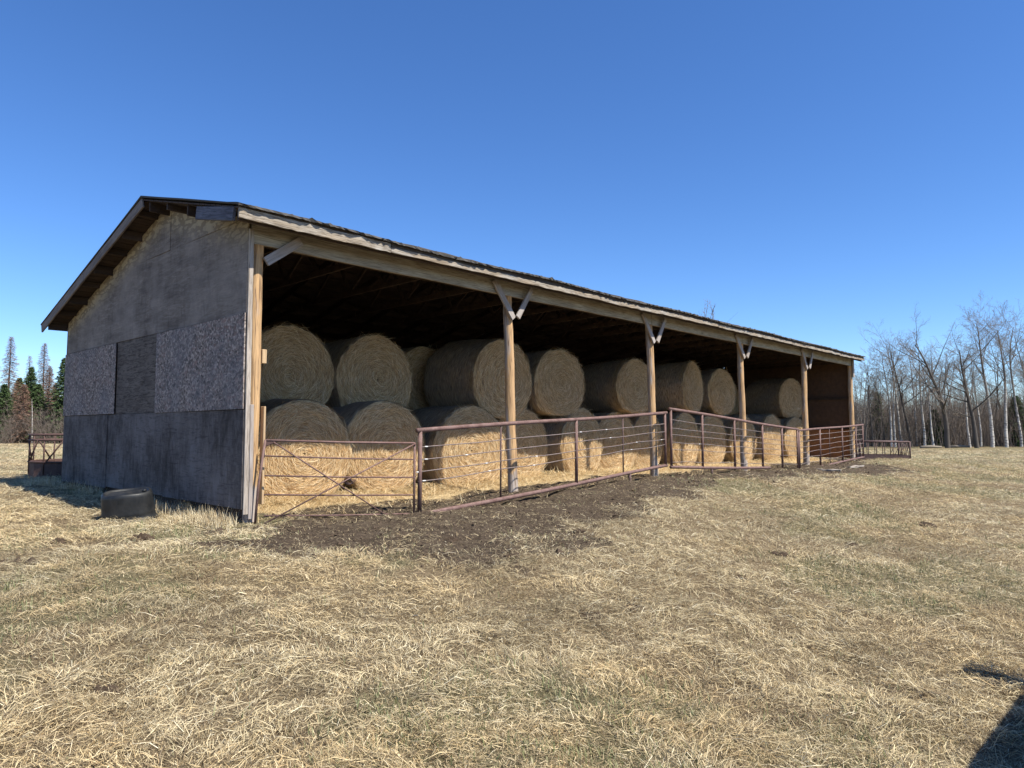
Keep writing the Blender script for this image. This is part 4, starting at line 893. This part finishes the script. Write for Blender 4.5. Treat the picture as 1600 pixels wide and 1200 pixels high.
place_back(70, 1296, 1720, 64, 88, .6, .95, 'bare slim tree in the grey thicket behind the right treeline', 'bare trees filling the right thicket')
place_back(10, 1605, 1720, 58, 66, .85, 1.2, 'bare slim tree in the grey thicket behind the right treeline', 'bare trees filling the right thicket')
place_back(26, -60, 130, 68, 84, .5, .72, 'bare slim tree in the brown thicket behind the left spruces', 'bare trees filling the left thicket')
# the tree top that shows over the roof
p = at(1114, 50); sg = gen_tree(77, 1, .1); H = toph(472, 50, gz(p.x, p.y))
sg = gen_tree(78, H * .84, .13, .2, .2, (0, 0), 2, 8, .8,   .04, .4)
r5 = random.Random(9)
for (dx, cv, hh) in ((-.42, .25, 1.0), (.30, -.35, .93), (-.2, .5, .86), (.1, .1, .8), (-.5, .1, .9)):
    q = Vector((dx * .6, 0, H * .78)); ns = 7
    for k in range(ns):
        f = (k + 1) / ns; q2 = Vector((dx + cv * f * f, .1 * math.sin(k), H * (.78 + .22 * hh * f))); sg[1].append((q, q2, .035 * (1 - k / 9), .035 * (1 - (k + 1) / 9)))
        for z in range(3): e = Vector((r5.gauss(0, .16), r5.gauss(0, .1), r5.uniform(.1, .35))); sg[1].append((q2, q2 + e, .012, .005))
        q = q2
o = tree_obj('bare_tree', 'bare tree whose twiggy top shows alone above the shed roof', 'tree', (p.x, p.y, gz(p.x, p.y)), 0, sg, ('bark', 'twigbrown'), None)
# spruces
def spruce(name, label, xp, yp, Yd, wid, mat, seed, dens=1.0, group='spruces at the left field edge', z0f=.06):
    r2 = np.random.default_rng(seed); p = at(xp, Yd); g0 = gz(p.x, p.y); H = toph(yp, Yd, g0); root = thing(name, label, 'spruce', (p.x, p.y, g0), r2.uniform(0, 6), group)
    mb = MB(); mb.tube([(0, 0, -.2), (.03, .02, H * .5), (0, 0, H)], [.14, .08, .012], 7); mb.build('trunk', M['bark'], root, True)
    nb = int(300 * dens); A = []; B = []; ra = []; rb = []; Q = []; QD = []; QL = []; QW = []
    for i in range(nb):
        f = z0f + (1 - z0f) * (i / nb) ** .9; z = H * f; Rm = wid * (1 - f) ** .8 * r2.uniform(.6, 1.15) + .08; a = i * 2.399 + r2.normal(0, .3); dr = -.22 - .25 * (1 - f); e = np.array([math.cos(a) * Rm, math.sin(a) * Rm, dr * Rm * .8]); b0 = np.array([0, 0, z]); A.append(b0); B.append(b0 + e); ra.append(.018); rb.append(.005)
        m = int(10 + 26 * Rm) if mat == 'needle' else int(7 + 12 * Rm)
        for k in range(m):
            s = r2.uniform(.12, 1.02); q = b0 + e * s + np.array([0, 0, .06 * Rm * s * s]); sd = r2.choice([-1, 1]); an = a + sd * r2.uniform(.3, 1.2); l = (.10 + .26 * Rm * (1.05 - s)) * r2.uniform(.6, 1.2)
            Q.append(q); QD.append((math.cos(an), math.sin(an), r2.normal(-.25, .3))); QL.append(l + .06); QW.append(r2.uniform(.035, .075) if mat == 'needle' else r2.uniform(.012, .028))
    V, F = sticks(A, B, ra, rb, 3); Q = np.array(Q); QD = unit(np.array(QD)); n = len(Q); sv = unit(np.cross(QD, r2.normal(0, 1, (n, 3)) + [[0, 0, 1.5]]))
    v, f, c = blades(Q, QD, np.array(QL), np.array(QW), sv, np.zeros((n, 3)), np.zeros((n, 3))); np_mesh('crown', np.concatenate([V, v]), np.concatenate([F, f + len(V)]), M[mat], parent=root); return root
spruce('dead_spruce_tree', 'tall dead brown spruce at the left edge of the photo', 10, 526, 60, 1.7, 'deadneedle', 1, 1.2)
spruce('spruce_tree', 'green spruce between the two brown dead spruces', 44, 573, 60, 1.5, 'needle', 2)
spruce('dead_spruce_tree', 'tall dead brown spruce, middle of the left treeline', 63, 536, 63, 1.6, 'deadneedle', 3, 1.2)
spruce('spruce_tree', 'pointed green spruce closest to the shed wall', 96, 559, 58, 1.7, 'needle', 4)
spruce('spruce_tree', 'dark green spruce beside the tall dead one at the left photo edge', 26, 590, 63, 1.5, 'needle', 5)
spruce('dead_spruce_tree', 'faint dead spruce tip behind the green spruce at left', 41, 556, 70, 1.2, 'deadneedle', 6, .8)
spruce('dead_spruce_tree', 'reddish half-dead spruce right of the tall middle one', 73, 572, 61, 1.4, 'deadneedle', 7, 1.3)
spruce('spruce_tree', 'dark spruce mostly hidden low in the left thicket', 56, 600, 59, 1.6, 'needle', 8)
spruce('spruce_tree', 'small dark spruce behind the short pale aspen in the right treeline', 1461, 640, 64, 1.5, 'needle', 9, .8, None)
spruce('spruce_tree', 'low dark spruce near the right edge of the photo', 1590, 618, 64, 1.9, 'needle', 10, .8, None)
spruce('spruce_tree', 'thin dark spruce behind the right feeder', 1372, 612, 66, 1.3, 'needle', 12, .7, None)
for k, (xp, yp, Yd, wd, mt, lab) in enumerate([(84, 598, 66, 1.5, 'deadneedle', 'short reddish dead spruce left of the spruce by the shed wall'), (-22, 560, 62, 1.7, 'needle', 'green spruce just outside the left photo edge'), (34, 600, 58, 1.4, 'deadneedle', 'low brown dead spruce in front of the left green ones'), (107, 585, 64, 1.5, 'needle', 'green spruce half hidden by the shed wall'), (3, 600, 58, 1.4, 'needle', 'low green spruce at the very left edge of the photo')]):
    spruce('spruce_tree' if mt == 'needle' else 'dead_spruce_tree', lab, xp, yp, Yd, wd, mt, 20 + k, 1.0)
p = at(50, 57); sg = gen_tree(500, 3.8, .07, .0, .3, (0, 0), 2, 5, .7, .03, .5); sg = (sg[0][:6], [(q[0], q[1], q[2] * .6, q[3] * .6) for q in sg[0][6:]] + sg[1]); tree_obj('aspen_tree', 'lone pale slim trunk in front of the left spruces', 'tree', (p.x, p.y, gz(p.x, p.y)), 0, sg, ('birch', 'twigbrown'), None)
# shrubs at the left
def shrub_mesh(seed, H, n):
    r2 = random.Random(seed); sg = []; tw = []
    for i in range(n):
        a = r2.uniform(0, 6.28); d = Vector((math.cos(a) * r2.uniform(.1, .8), math.sin(a) * r2.uniform(.1, .8), 1)).normalized(); q = Vector((r2.gauss(0, .35), r2.gauss(0, .35), -.05)); l = H * r2.uniform(.5, 1); m = 5
        for k in range(m):
            d = (d + Vector((r2.gauss(0, .15), r2.gauss(0, .15), .02))).normalized(); q2 = q + d * l / m; sg.append((q, q2, .014 * (1 - k / 6), .014 * (1 - (k + 1) / 6)))
            for s in range(4): e = (d + Vector((r2.gauss(0, .6), r2.gauss(0, .6), r2.gauss(.2, .3)))).normalized(); tw.append((q2, q2 + e * r2.uniform(.2, .6), .007, .003))
            q = q2
    return sg, tw
first = []
for s in range(3): first.append(shrub_mesh(600 + s, 3.2, 34))
sh = []
for i in range(11):
    xp = -40 + i * 14.5 + rr.uniform(-4, 4); Yd = rr.uniform(55, 60); p = at(xp, Yd); lab = 'brown leafless willow shrub at the foot of the left treeline'
    if i < 3: o = tree_obj('willow_shrub', lab, 'shrub', (p.x, p.y, gz(p.x, p.y)), rr.uniform(0, 6), first[i], ('twigbrown', 'twigbrown'), 'leafless shrubs below the left treeline'); sh.append(o); 
    else: o = copy_tree(sh[i % 3], (p.x, p.y, gz(p.x, p.y)), rr.uniform(0, 6), rr.uniform(.75, 1.15), lab)
def underbrush(name, label, n, x0, x1, y0, y1, h, mat, seed):
    r2 = np.random.default_rng(seed); xp = r2.uniform(x0, x1, n); Yd = r2.uniform(y0, y1, n); X = (xp - 800) / 1095.07 * Yd; Z = gh0(X, Yd); P = np.stack([X, Yd, Z], 1); segs = []
    d = unit(np.stack([r2.normal(0, .25, n), r2.normal(0, .25, n), np.ones(n)], 1)); l = h * r2.uniform(.35, 1, n); M1 = P + d * (l * .5)[:, None]; d2 = unit(d + r2.normal(0, .22, (n, 3))); T = M1 + d2 * (l * .5)[:, None]
    A = [P, M1]; B = [M1, T]; ra = [np.full(n, .015), np.full(n, .010)]; rb = [np.full(n, .010), np.full(n, .004)]
    for k in range(5):
        s = r2.uniform(.1, 1, n); q = M1 + (T - M1) * s[:, None] if k > 1 else P + (M1 - P) * s[:, None] ; e = unit(d + r2.normal(0, .6, (n, 3))) * r2.uniform(.3, .9, n)[:, None]; A.append(q); B.append(q + e); ra.append(np.full(n, .008)); rb.append(np.full(n, .003))
    V, F = sticks(np.concatenate(A), np.concatenate(B), np.concatenate(ra), np.concatenate(rb), 3); tag(np_mesh(name, V, F, M[mat]), label, 'brush', kind='stuff')
underbrush('underbrush', 'grey leafless underbrush massed between the trunks at right', 15000, 1290, 1740, 62, 98, 5.6, 'twigbrown', 21)
underbrush('underbrush', 'brown leafless thicket massed between the spruces at left', 7000, -70, 150, 59, 84, 4.4, 'twigbrown', 22)
# a few fallen trunks at the field edge
for i, (xa, ya, ln, a, lab) in enumerate([(1455, 57.5, 1.8, .1, 'pale fallen trunk lying at the foot of the right treeline'), (1500, 58.5, 1.5, -.15, 'grey fallen log right of the thickest dark tree')]):
    p = at(xa, ya); z = gz(p.x, p.y) + .08; mb = MB(); mb.tube([(-ln / 2 * math.cos(a), -ln / 2 * math.sin(a), 0), (0, .1, .05), (ln / 2 * math.cos(a), ln / 2 * math.sin(a), .02)], [.12, .11, .07], 8); o = mb.build('fallen_log', M['claybit'], None, True); o.location = (p.x, p.y, z); tag(o, lab, 'log')

# ---------------------------------------------------------------- parked pickup beside the camera (only its shadow reaches the frame)
def truck():
    pm = NT('dark truck paint', .35, .5); pm.col((.03, .035, .045)); gm = NT('tinted truck glass', .08, .5); gm.col((.35, .40, .42)); gm.b.inputs['Transmission Weight'].default_value = .9
    rub = NT('tyre rubber', .85, .2); rub.col((.02, .02, .02)); ch = NT('dull alloy', .4, .5); ch.col((.35, .35, .36)); ch.b.inputs['Metallic'].default_value = .8
    h0 = R(45); c = TRUCK; r = thing('parked_pickup', 'dark pickup parked right of the photo, casting the shadow at lower right', 'pickup', (c[0], c[1], gz(c[0], c[1])), h0)
    # local x forward, y to the left; left side at y=0, body to y=-1.85
    def loft(name, secs, m, close=True):
        mb = MB(); n = len(secs[0]); vs = [v for s in secs for v in s]; fs = []
        for i in range(len(secs) - 1):
            for k in range(n): fs.append((i * n + k, i * n + (k + 1) % n, (i + 1) * n + (k + 1) % n, (i + 1) * n + k))
        fs.append(tuple(range(n))[::-1]); fs.append(tuple((len(secs) - 1) * n + k for k in range(n))); mb.add(vs, fs); return mb.build(name, m, r, False, .02)
    def sec(x, z0, z1, y0=0.0, y1=-1.85, b=.08): return [(x, y0, z0 + b), (x, y0 - .03, z1 - b), (x, y0 - b, z1), (x, y1 + b, z1), (x, y1 + .03, z1 - b), (x, y1, z0 + b), (x, y1 + b, z0), (x, y0 - b, z0)]
    loft('body', [sec(-3.5, .5, 1.15), sec(-3.2, .42, 1.2), sec(0, .42, 1.2), sec(.9, .42, 1.15), sec(1.6, .44, 1.1), sec(1.85, .5, .95)], pm.m)
    for (xa, xb, xc, xd) in ((-1.9, -1.75, .05, .75),):
        z1, z2 = 1.2, 1.80; y0, y1 = -.04, -1.81; yi, yj = -.2, -1.65
        mb = MB(); mb.box(xb, xc, yj - .06, yi + .06, z2, z2 + .05); mb.build('roof', pm.m, r, False, .02)
        for (pa, pb) in (((xd, y0, z1), (xc, yi, z2)), ((xd, y1, z1), (xc, yj, z2)), ((xa, y0, z1), (xb, yi, z2)), ((xa, y1, z1), (xb, yj, z2)), ((-.75, y0, z1), (-.85, yi, z2)), ((-.75, y1, z1), (-.85, yj, z2))): mb = MB(); mb.tube([pa, pb], .045, 6); mb.build('pillar', pm.m, r, True)
        def pane(nm, q): mb = MB(); mb.add(q, [(0, 1, 2, 3)]); o = mb.build(nm, gm.m, r); s = o.modifiers.new('s', 'SOLIDIFY'); s.thickness = .006
        pane('windshield', [(xd, y0 - .05, z1), (xd, y1 + .05, z1), (xc, yj, z2), (xc, yi, z2)]); pane('rear_window', [(xa, y0 - .05, z1), (xb, yi, z2), (xb, yj, z2), (xa, y1 + .05, z1)])
        for y, yt in ((y0, yi), (y1, yj)): pane('side_window', [(xd - .05, y, z1), (xc, yt, z2), (-.8, yt, z2), (-.7, y, z1)]); pane('side_window', [(-.8, y, z1), (-.9, yt, z2), (xb, yt, z2), (xa, y, z1)])
    for s, y in ((1, 0), (-1, -1.85)):
        mb = MB(); mb.tube([(.25, y - .02 * s, 1.2), (.12, y + .20 * s, 1.25)], .022, 6)
        mb.box(.04, .24, min(y + .2 * s, y + .56 * s), max(y + .2 * s, y + .56 * s), 1.18, 1.38); mb.build('mirror', pm.m, r, False, .03)
    for x in (-2.7, 1.0):
        for y in (-.14, -1.71):
            mb = MB(); mb.tube([(x, y - .13, .36), (x, y - .10, .36), (x, y + .10, .36), (x, y + .13, .36)], [.32, .37, .37, .32], 28); w_o = mb.build('wheel', rub.m, r, True)
            mb = MB(); mb.tube([(x, y - .135, .36), (x, y + .135, .36)], .21, 20); mb.build('rim', ch.m, w_o, True)
    for y in (-.22, -1.63): mb = MB(); mb.box(1.82, 1.87, y - .16, y + .16, .72, .88); mb.build('headlight', ch.m, r, False, .01); mb = MB(); mb.box(-3.53, -3.49, y - .08, y + .08, .75, 1.1); mb.build('tail_light', M['rustred'], r, False, .01)
    mb = MB(); mb.box(1.84, 1.92, -1.7, -.15, .45, .62); mb.build('bumper', ch.m, r, False, .02)
TRUCK = (4.14, 3.76)
truck()
